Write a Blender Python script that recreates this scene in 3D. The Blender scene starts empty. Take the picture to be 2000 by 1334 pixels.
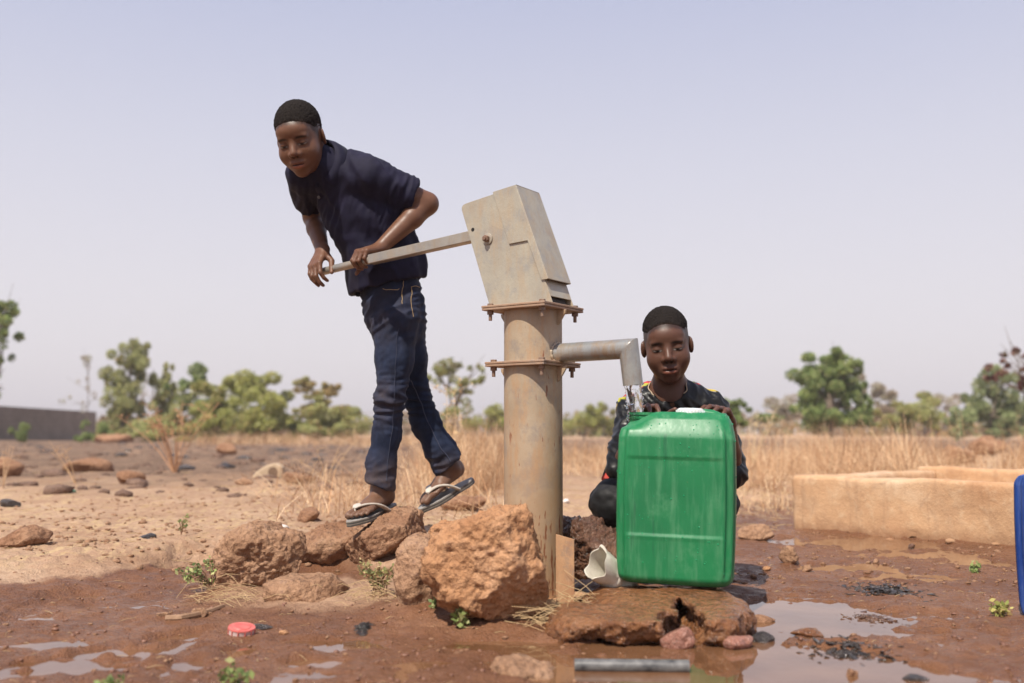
import bpy, bmesh, math, random
import numpy as np
from mathutils import Vector, Matrix, Quaternion

random.seed(7)
RNG = np.random.default_rng(11)
scene = bpy.context.scene
COL = scene.collection

# ------------------------------------------------------------------ camera
EYE = 0.43                       # metres above the wet ground at the pump
FPX = 1944.0                     # focal length in photo pixels (35 mm lens)
PITCH = math.atan2(178.0, FPX)   # horizon sits below the middle of the frame
cam_data = bpy.data.cameras.new('camera')
cam = bpy.data.objects.new('camera', cam_data)
COL.objects.link(cam)
cam.location = (0, 0, EYE)
cam.rotation_euler = (math.pi / 2 + PITCH, 0, 0)
cam_data.sensor_width = 36.0
cam_data.lens = 36.0 * FPX / 2000.0
cam_data.clip_start = 0.05
cam_data.clip_end = 6000
cam_data.dof.use_dof = True
cam_data.dof.focus_distance = 2.74
cam_data.dof.aperture_fstop = 2.5
scene.camera = cam

# ------------------------------------------------------------------ sky + sun
SUN_ELEV = math.radians(55)
SUN_AZ = math.radians(27)        # behind the camera, to its left
sun_vec = Vector((-math.sin(SUN_AZ) * math.cos(SUN_ELEV), -math.cos(SUN_AZ) * math.cos(SUN_ELEV), math.sin(SUN_ELEV)))
world = bpy.data.worlds.new('World')
scene.world = world
world.use_nodes = True
wn, wl = world.node_tree.nodes, world.node_tree.links
wn.clear()
w_out = wn.new('ShaderNodeOutputWorld')
w_bg = wn.new('ShaderNodeBackground')
w_bg.inputs['Strength'].default_value = 0.1
w_sky = wn.new('ShaderNodeTexSky')
w_sky.sky_type = 'NISHITA'
w_sky.sun_disc = False
w_sky.sun_elevation = SUN_ELEV
w_sky.sun_rotation = math.pi - math.radians(-27)
w_sky.air_density = 1.0
w_sky.dust_density = 2.0
w_sky.ozone_density = 3.0
# dry-season dust haze: the same all the way round, thinning slowly overhead
w_tc = wn.new('ShaderNodeTexCoord')
w_sep = wn.new('ShaderNodeSeparateXYZ')
w_ramp = wn.new('ShaderNodeValToRGB')
wl.new(w_tc.outputs['Generated'], w_sep.inputs[0])
wl.new(w_sep.outputs['Z'], w_ramp.inputs[0])
r = w_ramp.color_ramp
r.elements[0].position = 0.0
r.elements[0].color = (0.80, 0.745, 0.745, 1)
r.elements[1].position = 1.0
r.elements[1].color = (0.26, 0.30, 0.50, 1)
e = r.elements.new(0.14); e.color = (0.715, 0.685, 0.725, 1)
e = r.elements.new(0.27); e.color = (0.600, 0.600, 0.695, 1)
e = r.elements.new(0.42); e.color = (0.445, 0.475, 0.640, 1)
w_scale = wn.new('ShaderNodeVectorMath'); w_scale.operation = 'SCALE'
w_scale.inputs['Scale'].default_value = 9.1
wl.new(w_ramp.outputs['Color'], w_scale.inputs[0])
w_mix = wn.new('ShaderNodeMixRGB')
w_mix.inputs['Fac'].default_value = 0.88
wl.new(w_sky.outputs['Color'], w_mix.inputs['Color1'])
wl.new(w_scale.outputs[0], w_mix.inputs['Color2'])
wl.new(w_mix.outputs['Color'], w_bg.inputs['Color'])
wl.new(w_bg.outputs['Background'], w_out.inputs['Surface'])

sun_data = bpy.data.lights.new('sun', 'SUN')
sun_data.energy = 5.0
sun_data.angle = math.radians(0.6)
sun_data.color = (1.0, 0.925, 0.81)
sun = bpy.data.objects.new('sun', sun_data)
COL.objects.link(sun)
sun.rotation_euler = sun_vec.to_track_quat('Z', 'Y').to_euler()
sun.location = sun_vec * 20

vs = scene.view_settings
vs.view_transform = 'Standard'
vs.look = 'None'
vs.exposure = 0.42
vs.gamma = 1.0
scene.cycles.use_denoising = True
scene.cycles.max_bounces = 8
scene.cycles.transparent_max_bounces = 12
scene.cycles.volume_bounces = 0

# ------------------------------------------------------------------ helpers
CP, SP = math.cos(PITCH), math.sin(PITCH)

def ray(px, py):
    a, b = px - 1000.0, 667.0 - py
    return Vector((a, CP * FPX - SP * b, SP * FPX + CP * b))

def at(px, py, d):
    """point at distance d (world Y) seen at photo position px, py"""
    r_ = ray(px, py)
    return Vector((0, 0, EYE)) + r_ * (d / r_.y)

def ground_at(px, py, z=0.0):
    r_ = ray(px, py)
    return Vector((0, 0, EYE)) + r_ * ((z - EYE) / r_.z)

def on_plane(px, py, p0, n):
    r_ = ray(px, py); o = Vector((0, 0, EYE))
    return o + r_ * ((p0 - o).dot(n) / r_.dot(n))

_perm = np.random.default_rng(5).permutation(256)
_perm = np.concatenate([_perm, _perm, _perm])
_g3 = np.random.default_rng(6).normal(size=(256, 3)); _g3 /= np.linalg.norm(_g3, axis=1)[:, None]

def perlin(P):
    P = np.asarray(P, dtype=np.float64)
    i = np.floor(P).astype(np.int64); f = P - i; i &= 255
    u = f * f * f * (f * (f * 6 - 15) + 10)
    out = 0
    for dx in (0, 1):
        wx = u[:, 0] if dx else 1 - u[:, 0]
        for dy in (0, 1):
            wy = u[:, 1] if dy else 1 - u[:, 1]
            for dz in (0, 1):
                wz = u[:, 2] if dz else 1 - u[:, 2]
                h = _perm[_perm[_perm[(i[:, 0] + dx) & 255] + ((i[:, 1] + dy) & 255)] + ((i[:, 2] + dz) & 255)]
                g = _g3[h]
                out = out + wx * wy * wz * (g[:, 0] * (f[:, 0] - dx) + g[:, 1] * (f[:, 1] - dy) + g[:, 2] * (f[:, 2] - dz))
    return out * 1.5

def fbm(P, octs=4, gain=0.5, lac=2.03):
    a, s, o = 1.0, np.asarray(P, dtype=np.float64), 0
    for k in range(octs):
        o = o + a * perlin(s + 17.3 * k); a *= gain; s = s * lac
    return o

def noise2(x, y, scale, octs=1, seed=0.0):
    P = np.stack([np.ravel(x) / scale + seed, np.ravel(y) / scale - seed * .7, np.full(np.size(x), seed * 1.3 + .37)], 1)
    return fbm(P, octs).reshape(np.shape(x))

def sstep(a, b, x):
    t = np.clip((x - a) / (b - a), 0, 1); return t * t * (3 - 2 * t)

def thing(name, label, cat, loc=(0, 0, 0), group=None):
    o = bpy.data.objects.new(name, None); COL.objects.link(o)
    o.empty_display_size = .05
    o.location = loc; o['label'] = label; o['category'] = cat
    if group: o['group'] = group
    return o

def root_of(o):
    v = Vector((0, 0, 0))
    while o is not None:
        v = v + o.location; o = o.parent
    return v

def link(name, me, mat=None, parent=None, label=None, cat=None, group=None, kind=None, loc=None):
    o = bpy.data.objects.new(name, me); COL.objects.link(o)
    if mat is not None:
        me.materials.clear(); me.materials.append(mat)
    if parent is not None:
        o.parent = parent
        o.location = (Vector(loc) if loc is not None else Vector((0, 0, 0))) - root_of(parent)
    elif loc is not None:
        o.location = loc
    if label: o['label'] = label
    if cat: o['category'] = cat
    if group: o['group'] = group
    if kind: o['kind'] = kind
    return o

def mesh_np(name, V, F, smooth=True, colors=None, attrs=None):
    """V (n,3), F (m,k) numpy or list of lists"""
    me = bpy.data.meshes.new(name)
    V = np.asarray(V, dtype=np.float32)
    if isinstance(F, np.ndarray):
        m, k = F.shape
        me.vertices.add(len(V)); me.vertices.foreach_set('co', V.ravel())
        me.loops.add(m * k); me.loops.foreach_set('vertex_index', F.astype(np.int32).ravel())
        me.polygons.add(m)
        me.polygons.foreach_set('loop_start', np.arange(0, m * k, k, dtype=np.int32))
        me.update(calc_edges=True)
    else:
        me.from_pydata([tuple(v) for v in V.tolist()], [], [list(f) for f in F])
    if smooth:
        me.polygons.foreach_set('use_smooth', np.ones(len(me.polygons), dtype=bool))
    if colors is not None:
        c = np.ones((len(V), 4), dtype=np.float32); c[:, :3] = colors
        a = me.color_attributes.new('Col', 'FLOAT_COLOR', 'POINT'); a.data.foreach_set('color', c.ravel())
    if attrs:
        for nme, val in attrs.items():
            a = me.attributes.new(nme, 'FLOAT', 'POINT'); a.data.foreach_set('value', np.asarray(val, dtype=np.float32))
    me.validate()
    return me

class MB:
    """collects simple shapes into one mesh"""
    def __init__(self): self.v, self.f = [], []
    def add(self, vs_, fs_):
        b = len(self.v); self.v += [tuple(x) for x in vs_]; self.f += [tuple(b + i for i in f) for f in fs_]
    def frame_box(self, c, ax, ay, az, hx, hy, hz):
        c = Vector(c); vs_ = []
        for k in (-1, 1):
            for j in (-1, 1):
                for i in (-1, 1):
                    vs_.append(c + ax * (i * hx) + ay * (j * hy) + az * (k * hz))
        self.add(vs_, [(0, 2, 3, 1), (4, 5, 7, 6), (0, 1, 5, 4), (2, 6, 7, 3), (0, 4, 6, 2), (1, 3, 7, 5)])
    def tube(self, pts, radii, n=12, cap=True, tw=0.0, squash=None, up=None):
        pts = [Vector(p) for p in pts]
        if not hasattr(radii, '__len__'): radii = [radii] * len(pts)
        rings = []
        prev = None
        for i, p in enumerate(pts):
            t = (pts[min(i + 1, len(pts) - 1)] - pts[max(i - 1, 0)])
            if t.length < 1e-9: t = Vector((0, 0, 1))
            t.normalize()
            if prev is None:
                u = Vector(up) if up is not None else (Vector((0, 0, 1)) if abs(t.z) < .9 else Vector((1, 0, 0)))
            else: u = prev
            u = (u - t * u.dot(t)); u.normalize(); prev = u
            w = t.cross(u)
            sq = squash if squash else (1, 1)
            rings.append([p + (u * math.cos(a) * sq[0] + w * math.sin(a) * sq[1]) * radii[i] for a in [tw + 2 * math.pi * k / n for k in range(n)]])
        vs_ = [q for r_ in rings for q in r_]; fs_ = []
        for i in range(len(pts) - 1):
            for k in range(n):
                a, b = i * n + k, i * n + (k + 1) % n
                fs_.append((a, a + n, b + n, b))
        if cap:
            fs_.append(tuple(range(n))); fs_.append(tuple((len(pts) - 1) * n + k for k in reversed(range(n))))
        self.add(vs_, fs_)
    def mesh(self, name, smooth=False, bevel=0.0, seg=2, angle=35, auto=None):
        bm = bmesh.new()
        vv = [bm.verts.new(v) for v in self.v]
        for f in self.f:
            try: bm.faces.new([vv[i] for i in f])
            except ValueError: pass
        bmesh.ops.recalc_face_normals(bm, faces=bm.faces)
        if bevel > 0:
            es = [e_ for e_ in bm.edges if len(e_.link_faces) == 2 and e_.calc_face_angle(0) > math.radians(angle)]
            bmesh.ops.bevel(bm, geom=es, offset=bevel, segments=seg, profile=.5, affect='EDGES', clamp_overlap=True)
        me = bpy.data.meshes.new(name); bm.to_mesh(me); bm.free()
        if smooth:
            for p in me.polygons: p.use_smooth = True
            me.set_sharp_from_angle(angle=math.radians(auto if auto else 40))
        return me

# ------------------------------------------------------------------ materials
def mat_new(name):
    m = bpy.data.materials.new(name); m.use_nodes = True
    nt = m.node_tree; nt.nodes.clear()
    out = nt.nodes.new('ShaderNodeOutputMaterial')
    b = nt.nodes.new('ShaderNodeBsdfPrincipled')
    nt.links.new(b.outputs[0], out.inputs['Surface'])
    return m, nt, b

class NT:
    """small node-building helper"""
    def __init__(self, nt): self.nt = nt
    def n(self, t, **kw):
        x = self.nt.nodes.new(t)
        for k, v in kw.items(): setattr(x, k, v)
        return x
    def l(self, a, b): self.nt.links.new(a, b)
    def coord(self, kind='Object'): return self.n('ShaderNodeTexCoord').outputs[kind]
    def pos(self): return self.n('ShaderNodeNewGeometry').outputs['Position']
    def mapping(self, vec, scale=(1, 1, 1)):
        m = self.n('ShaderNodeMapping'); m.inputs['Scale'].default_value = scale; self.l(vec, m.inputs[0]); return m.outputs[0]
    def noise(self, vec, scale, detail=4, rough=.55, dist=0.0):
        x = self.n('ShaderNodeTexNoise'); x.inputs['Scale'].default_value = scale; x.inputs['Detail'].default_value = detail
        x.inputs['Roughness'].default_value = rough; x.inputs['Distortion'].default_value = dist
        self.l(vec, x.inputs['Vector']); return x.outputs['Fac']
    def voro(self, vec, scale, feature='F1', out='Distance'):
        x = self.n('ShaderNodeTexVoronoi'); x.feature = feature; x.inputs['Scale'].default_value = scale
        self.l(vec, x.inputs['Vector']); return x.outputs[out]
    def ramp(self, fac, stops):
        x = self.n('ShaderNodeValToRGB'); cr = x.color_ramp
        cr.elements[0].position, cr.elements[0].color = stops[0][0], self._c(stops[0][1])
        cr.elements[1].position, cr.elements[1].color = stops[-1][0], self._c(stops[-1][1])
        for p, c in stops[1:-1]:
            e_ = cr.elements.new(p); e_.color = self._c(c)
        self.l(fac, x.inputs[0]); return x.outputs['Color']
    def _c(self, c):
        if not hasattr(c, '__len__'): return (c, c, c, 1)
        return tuple(c) + ((1,) if len(c) == 3 else ())
    def mix(self, fac, a, b, mode='MIX'):
        x = self.n('ShaderNodeMixRGB'); x.blend_type = mode
        for s, v in ((0, fac), (1, a), (2, b)):
            if hasattr(v, 'links') or hasattr(v, 'is_linked'): self.l(v, x.inputs[s])
            elif s == 0: x.inputs[0].default_value = v
            else: x.inputs[s].default_value = self._c(v)
        return x.outputs[0]
    def math(self, op, a, b=0.0, clamp=False):
        x = self.n('ShaderNodeMath'); x.operation = op; x.use_clamp = clamp
        for s, v in ((0, a), (1, b)):
            if hasattr(v, 'is_linked'): self.l(v, x.inputs[s])
            else: x.inputs[s].default_value = v
        return x.outputs[0]
    def bump(self, h, strength, dist, bsdf, prev=None):
        x = self.n('ShaderNodeBump'); x.inputs['Strength'].default_value = strength; x.inputs['Distance'].default_value = dist
        self.l(h, x.inputs['Height'])
        if prev is not None: self.l(prev, x.inputs['Normal'])
        self.l(x.outputs[0], bsdf.inputs['Normal']); return x.outputs[0]
    def attr(self, name, out='Fac'):
        x = self.n('ShaderNodeAttribute'); x.attribute_name = name; return x.outputs[out]

def simple_mat(name, c1, c2=None, rough=.6, scale=20, bump=0.0, bscale=60, bdist=.002, metallic=0.0, spec=.5, coord='Object', **kw):
    m, nt, b = mat_new(name); N = NT(nt); v = N.coord(coord)
    if c2 is not None:
        f = N.noise(v, scale, 5, .6)
        N.l(N.ramp(f, [(.3, c1), (.7, c2)]), b.inputs['Base Color'])
    else: b.inputs['Base Color'].default_value = N._c(c1)
    b.inputs['Roughness'].default_value = rough
    b.inputs['Metallic'].default_value = metallic
    b.inputs['Specular IOR Level'].default_value = spec
    for k, val in kw.items(): b.inputs[k].default_value = val
    if bump > 0: N.bump(N.noise(v, bscale, 5, .6), bump, bdist, b)
    return m

# ------------------------------------------------------------------ distance-field modelling (surface nets)
class SDF:
    """ordered list of soft unions / subtractions of round shapes, meshed as one continuous surface"""
    def __init__(self): self.ops = []
    def cone(self, a, b, ra, rb, k=.012, op='u', tag=0):
        self.ops.append((op, k, 'cone', (np.array(a, float), np.array(b, float), ra, rb), tag)); return self
    def ball(self, c, r, k=.012, op='u', tag=0):
        return self.cone(c, c, r, r, k, op, tag)
    def ell(self, c, radii, axes=None, k=.012, op='u', tag=0):
        M = np.eye(3) if axes is None else np.array([list(x) for x in axes], float)   # rows = axes
        self.ops.append((op, k, 'ell', (np.array(c, float), np.array(radii, float), M), tag)); return self
    def econe(self, a, b, ra, rb, side, k=.012, op='u', tag=0):
        """cone with elliptic section; ra, rb = (side radius, other radius)"""
        self.ops.append((op, k, 'econe', (np.array(a, float), np.array(b, float), np.array(ra, float), np.array(rb, float), np.array(side, float)), tag)); return self
    def half(self, p, n, k=.004, op='i', tag=0):
        n = np.array(n, float); n /= np.linalg.norm(n)
        self.ops.append((op, k, 'half', (np.array(p, float), n), tag)); return self
    def func(self, fn, k=.004, op='i', tag=0):
        self.ops.append((op, k, 'func', fn, tag)); return self
    @staticmethod
    def prim(kind, g, P):
        if kind == 'cone':
            a, b, ra, rb = g; ab = b - a; L = ab @ ab
            if L < 1e-12: return np.linalg.norm(P - a, axis=1) - ra
            t = np.clip((P - a) @ ab / L, 0, 1)
            q = P - a - t[:, None] * ab
            return np.sqrt((q * q).sum(1)) - (ra + (rb - ra) * t)
        if kind == 'ell':
            c, r_, M = g; q = (P - c) @ M.T
            k0 = np.sqrt(((q / r_) ** 2).sum(1)) + 1e-9; k1 = np.sqrt(((q / (r_ * r_)) ** 2).sum(1)) + 1e-9
            return k0 * (k0 - 1) / k1
        if kind == 'econe':
            a, b, ra, rb, sd = g; ab = b - a; L = math.sqrt(ab @ ab) + 1e-9; ax = ab / L
            sd = sd - ax * (sd @ ax); sd = sd / np.linalg.norm(sd); ot = np.cross(ax, sd)
            w = (P - a) @ ax; t = np.clip(w / L, 0, 1)
            u, v, e_ = (P - a) @ sd, (P - a) @ ot, w - t * L
            ru = ra[0] + (rb[0] - ra[0]) * t; rv = ra[1] + (rb[1] - ra[1]) * t; re = np.minimum(ru, rv)
            k0 = np.sqrt((u / ru) ** 2 + (v / rv) ** 2 + (e_ / re) ** 2) + 1e-9
            k1 = np.sqrt((u / ru ** 2) ** 2 + (v / rv ** 2) ** 2 + (e_ / re ** 2) ** 2) + 1e-9
            return k0 * (k0 - 1) / k1
        if kind == 'half':
            p, n = g; return (P - p) @ n
        return g(P)
    def eval(self, P, idx=None):
        d = None
        for i in (range(len(self.ops)) if idx is None else idx):
            op, k, kind, g, tag = self.ops[i]
            x = self.prim(kind, g, P)
            if d is None:
                d = x if op == 'u' else np.full(len(P), 1.0)
                if op == 'u': continue
            if op == 'u':
                h = np.maximum(k - np.abs(d - x), 0) / k
                d = np.minimum(d, x) - h * h * k * .25
            elif op == 's':
                x = -x; h = np.maximum(k - np.abs(d - x), 0) / k
                d = np.maximum(d, x) + h * h * k * .25
            else:
                h = np.maximum(k - np.abs(d - x), 0) / k
                d = np.maximum(d, x) + h * h * k * .25
        return d
    def bounds(self):
        lo, hi = np.full(3, 1e9), np.full(3, -1e9)
        for op, k, kind, g, tag in self.ops:
            if op != 'u': continue
            if kind == 'cone': pts, r_ = [g[0], g[1]], max(g[2], g[3])
            elif kind == 'ell': pts, r_ = [g[0]], g[1].max()
            elif kind == 'econe': pts, r_ = [g[0], g[1]], max(g[2].max(), g[3].max())
            else: continue
            for p in pts: lo = np.minimum(lo, p - r_); hi = np.maximum(hi, p + r_)
        return lo - .015, hi + .015
    def mesh(self, h, B=12):
        lo, hi = self.bounds()
        nb = np.ceil((hi - lo) / (h * B)).astype(int) + 1
        n = nb * B
        ci = np.stack(np.meshgrid(*[np.arange(m) for m in nb], indexing='ij'), -1).reshape(-1, 3)
        C = lo + (ci + .5) * B * h - .5 * h
        rad = .87 * B * h
        per = []
        for op, k, kind, g, tag in self.ops: per.append(self.prim(kind, g, C))
        per = np.array(per)
        isu = np.array([o[0] == 'u' for o in self.ops]); ks = np.array([o[1] for o in self.ops])
        isf = np.array([o[2] == 'func' for o in self.ops])
        dc = self.eval(C)
        umin = per[isu].min(0)
        act = np.where(np.abs(dc) < rad * 1.6 + .01)[0]
        D = np.repeat(np.repeat(np.repeat(dc.reshape(nb).astype(np.float32), B, 0), B, 1), B, 2)
        D = np.where(D > 0, np.float32(1), np.float32(-1))
        loc = np.stack(np.meshgrid(np.arange(B), np.arange(B), np.arange(B), indexing='ij'), -1).reshape(-1, 3) * h
        for a in act:
            keep = np.where(isu, per[:, a] < max(umin[a], 0) + 2.6 * rad + ks, np.where(isf, True, per[:, a] < 99))
            keep |= (~isu) & (np.abs(per[:, a]) < 1.6 * rad + ks)
            for q in np.where(~isu & ~isf)[0]:
                if self.ops[q][0] == 's' and per[q, a] > 1.6 * rad + ks[q] + .01: keep[q] = False
            idx = np.where(keep)[0]
            o = ci[a] * B
            D[o[0]:o[0] + B, o[1]:o[1] + B, o[2]:o[2] + B] = self.eval(lo + ci[a] * B * h + loc, idx).reshape(B, B, B)
        S = D < 0
        cnt = np.zeros(tuple(n - 1), dtype=np.int8)
        for i in (0, 1):
            for j in (0, 1):
                for k in (0, 1):
                    cnt += S[i:n[0] - 1 + i, j:n[1] - 1 + j, k:n[2] - 1 + k]
        cells = np.argwhere((cnt > 0) & (cnt < 8))
        X, Y, Z = cells.T
        vals = {}
        for i in (0, 1):
            for j in (0, 1):
                for k in (0, 1): vals[(i, j, k)] = D[X + i, Y + j, Z + k].astype(np.float64)
        acc = np.zeros((len(cells), 3)); num = np.zeros(len(cells))
        cor = list(vals)
        for c in cor:
            for ax in range(3):
                if c[ax]: continue
                c2 = tuple(c[q] + (q == ax) for q in range(3))
                v0, v1 = vals[c], vals[c2]
                m = (v0 < 0) != (v1 < 0)
                t = np.where(m, v0 / np.where(np.abs(v0 - v1) < 1e-12, 1, v0 - v1), 0)
                p = np.tile(np.array(c, float), (len(cells), 1)); p[:, ax] += t
                acc[m] += p[m]; num += m
        V = lo + (cells + acc / num[:, None]) * h
        lin = (X.astype(np.int64) * n[1] + Y) * n[2] + Z
        order = np.argsort(lin); slin = lin[order]
        quads = []
        for ax in range(3):
            o1, o2 = (ax + 1) % 3, (ax + 2) % 3
            sl0 = [slice(1, n[q] - 1) for q in range(3)]; sl1 = list(sl0)
            sl0[ax] = slice(0, n[ax] - 1); sl1[ax] = slice(1, n[ax])
            s0, s1 = S[tuple(sl0)], S[tuple(sl1)]
            ed = np.argwhere(s0 != s1)
            if len(ed) == 0: continue
            fl = s0[tuple(ed.T)]
            off = np.ones(3, dtype=int); off[ax] = 0
            ed = ed + off
            q4 = []
            for (a_, b_) in ((0, 0), (-1, 0), (-1, -1), (0, -1)):
                e2 = ed.copy(); e2[:, o1] += a_; e2[:, o2] += b_
                li = (e2[:, 0].astype(np.int64) * n[1] + e2[:, 1]) * n[2] + e2[:, 2]
                pos_ = np.clip(np.searchsorted(slin, li), 0, len(slin) - 1)
                ok = slin[pos_] == li
                q4.append(np.where(ok, order[pos_], -1))
            q = np.stack(q4, 1)
            q[~fl] = q[~fl][:, ::-1]
            quads.append(q[(q >= 0).all(1)])
        F = np.concatenate(quads)
        return V, F

def vnormals(V, F):
    n = np.zeros_like(V)
    a = np.cross(V[F[:, 2]] - V[F[:, 0]], V[F[:, 3]] - V[F[:, 1]]) if F.shape[1] == 4 else np.cross(V[F[:, 1]] - V[F[:, 0]], V[F[:, 2]] - V[F[:, 0]])
    for k in range(F.shape[1]): np.add.at(n, F[:, k], a)
    return n / (np.linalg.norm(n, axis=1)[:, None] + 1e-12)

def smooth_np(V, F, it=1, lam=.5):
    E = np.concatenate([F[:, [k, (k + 1) % F.shape[1]]] for k in range(F.shape[1])])
    deg = np.bincount(E[:, 0], minlength=len(V)).astype(float) + 1e-9
    for _ in range(it):
        s = np.stack([np.bincount(E[:, 0], V[E[:, 1], c], minlength=len(V)) for c in range(3)], 1) / deg[:, None]
        V = V + lam * (s - V)
    return V
# ================================================================== MATERIALS OF THE PLACE
def ground_material():
    m, nt, b = mat_new('laterite_ground'); N = NT(nt); p = N.pos()
    wet, burn, straw = N.attr('wet'), N.attr('burn'), N.attr('straw')
    n1 = N.noise(p, 3.0, 6, .62); n2 = N.noise(p, 40, 5, .65); n3 = N.noise(p, 220, 3, .6)
    dry = N.ramp(n1, [(.30, (.36, .218, .135)), (.5, (.45, .290, .190)), (.72, (.52, .360, .245))])
    dry = N.mix(N.math('MULTIPLY', N.ramp(n2, [(.42, 0), (.72, 1)]), .55), dry, (.27, .145, .085))
    dry = N.mix(N.math('MULTIPLY', N.ramp(n3, [(.60, 0), (.72, 1)]), .5), dry, (.62, .47, .33))
    wetc = N.ramp(n1, [(.3, (.138, .060, .030)), (.55, (.210, .097, .050)), (.75, (.290, .150, .086))])
    wetc = N.mix(N.math('MULTIPLY', N.ramp(n2, [(.4, 0), (.68, 1)]), .5), wetc, (.120, .052, .032))
    c = N.mix(wet, dry, wetc)
    st = N.noise(N.mapping(p, (1, .35, 1)), 30, 5, .7)
    stf = N.math('MULTIPLY', N.ramp(st, [(.48, 0), (.62, 1)]), straw)
    c = N.mix(stf, c, (.56, .40, .22))
    bn = N.ramp(N.noise(p, 2.2, 6, .7), [(.30, .35), (.52, 1)])
    c = N.mix(N.math('MULTIPLY', bn, burn), c, N.ramp(n2, [(.35, (.088, .061, .046)), (.65, (.255, .160, .105))]))
    N.l(c, b.inputs['Base Color'])
    rw = N.ramp(N.noise(p, 14, 6, .7), [(.36, .16), (.62, .66)])
    film = N.attr('film')
    N.l(N.mix(N.math('MULTIPLY', film, .9), N.mix(wet, (.95, .95, .95), rw), (.10, .10, .10)), b.inputs['Roughness'])
    b.inputs['Specular IOR Level'].default_value = .18
    n4 = N.noise(p, 95, 4, .7)
    h = N.math('ADD', N.math('ADD', N.math('MULTIPLY', n2, .6), N.math('MULTIPLY', n3, .30)), N.math('MULTIPLY', n4, .45))
    N.bump(h, 1.0, .016, b)
    return m

def rock_material(name, cols, wetness=0.0, nod=(.24, .13, .10), nodamt=.5, scale=1.0):
    m, nt, b = mat_new(name); N = NT(nt); p = N.pos()
    a = N.noise(p, 9 * scale, 6, .65); f = N.noise(p, 70 * scale, 5, .65); g = N.noise(p, 240, 3, .6)
    c = N.ramp(a, [(.28, cols[0]), (.5, cols[1]), (.72, cols[2])])
    vor = N.voro(p, 55 * scale)
    c = N.mix(N.math('MULTIPLY', N.ramp(vor, [(.12, 1), (.34, 0)]), N.math('MULTIPLY', N.ramp(a, [(.42, 0), (.6, 1)]), nodamt)), c, nod)
    c = N.mix(N.math('MULTIPLY', N.ramp(f, [(.36, 1), (.5, 0)]), .5), c, tuple(x * .5 for x in cols[0]))
    c = N.mix(N.math('MULTIPLY', N.ramp(g, [(.6, 0), (.75, 1)]), .35), c, tuple(min(1, x * 1.5) for x in cols[2]))
    N.l(c, b.inputs['Base Color'])
    if wetness > 0:
        N.l(N.ramp(N.noise(p, 30, 4, .6), [(.40, .05), (.68, .40 - .2 * wetness)]), b.inputs['Roughness'])
        b.inputs['Specular IOR Level'].default_value = .75
    else:
        b.inputs['Roughness'].default_value = .92; b.inputs['Specular IOR Level'].default_value = .25
    n0 = N.bump(N.math('ADD', f, N.math('MULTIPLY', vor, -.5)), 1.0, .016, b)
    N.bump(g, .6, .0025, b, n0)
    return m

M_GROUND = ground_material()
M_ROCK_ORANGE = rock_material('orange_laterite', [(.38, .180, .088), (.51, .268, .136), (.60, .350, .205)])
M_ROCK_TAN = rock_material('tan_laterite', [(.26, .140, .080), (.39, .225, .134), (.49, .31, .20)], nod=(.20, .12, .11))
M_ROCK_RED = rock_material('red_laterite', [(.225, .112, .064), (.34, .185, .108), (.45, .275, .170)], nod=(.16, .09, .075))
M_ROCK_WET = rock_material('wet_laterite', [(.125, .047, .016), (.235, .096, .035), (.33, .158, .070)], wetness=1, nod=(.16, .08, .045), nodamt=.3)
M_ROCK_WETDARK = rock_material('wet_dark_laterite', [(.075, .035, .020), (.15, .072, .042), (.27, .155, .10)], wetness=.7, nod=(.07, .035, .025))
M_ROCK_PINK = rock_material('pink_stone', [(.30, .125, .085), (.36, .165, .115), (.40, .20, .14)], wetness=.6, nodamt=.1)
M_CHAR = rock_material('charred_debris', [(.026, .021, .019), (.055, .043, .037), (.105, .075, .058)], wetness=.5, nod=(.02, .02, .02))

def water_material():
    m, nt, b = mat_new('muddy_water'); N = NT(nt); p = N.pos()
    n = N.noise(p, 5, 3, .5)
    N.l(N.ramp(n, [(.35, (.115, .052, .024)), (.65, (.190, .095, .048))]), b.inputs['Base Color'])
    b.inputs['Roughness'].default_value = .035
    b.inputs['IOR'].default_value = 1.45
    b.inputs['Specular IOR Level'].default_value = .75
    N.bump(N.noise(N.mapping(p, (1, .6, 1)), 26, 2, .5), .10, .004, b)
    return m
M_WATER = water_material()

# ================================================================== GROUND
def bank_line(x):
    return np.interp(x, [-6, -1.55, -1.2, -1.05, -.92, -.72, -.58, -.40, -.1, .25, .5, .8, 1.2, 1.8, 4],
                     [2.5, 2.62, 2.88, 3.22, 3.30, 3.22, 3.18, 2.92, 2.74, 3.1, 3.7, 4.6, 5.6, 6.2, 6.5])

PUDDLES = []      # (x, y, rx, ry, depth)
def _pud(px, py, rx, ry, dep=.02):
    g = ground_at(px, py, -.004); k = g.y / FPX
    PUDDLES.append((g.x, g.y, rx * k, ry * g.y * g.y / (EYE * FPX), dep))
for a in [(1590, 1205, 170, 42, .030), (1520, 1300, 230, 52, .032), (1760, 1325, 170, 26, .02), (1300, 1325, 230, 34, .024),
          (1130, 1300, 170, 26, .02), (1000, 1262, 120, 13, .014), (1250, 1268, 130, 20, .02), (1470, 1235, 60, 36, .03),
          (660, 1262, 90, 10, .016), (600, 1298, 60, 9, .015), (130, 1172, 70, 10, .013), (60, 1212, 80, 7, .012), (205, 1276, 50, 12, .016),
          (110, 1262, 90, 8, .012), (190, 1310, 90, 12, .013), (480, 1275, 50, 14, .014), (640, 1322, 60, 6, .010), (360, 1112, 46, 15, .030),
          (1680, 1060, 170, 14, .018), (1800, 1085, 130, 9, .014), (1830, 1205, 90, 11, .013), (1800, 1130, 120, 10, .010),
          (1660, 1108, 110, 10, .010), (1900, 1100, 90, 9, .012), (40, 1320, 70, 12, .012), (820, 1300, 70, 7, .009)]:
    _pud(*a)
_fr = np.random.default_rng(19); PRINTS = []      # footprints trodden into the mud and the dry soil
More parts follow.
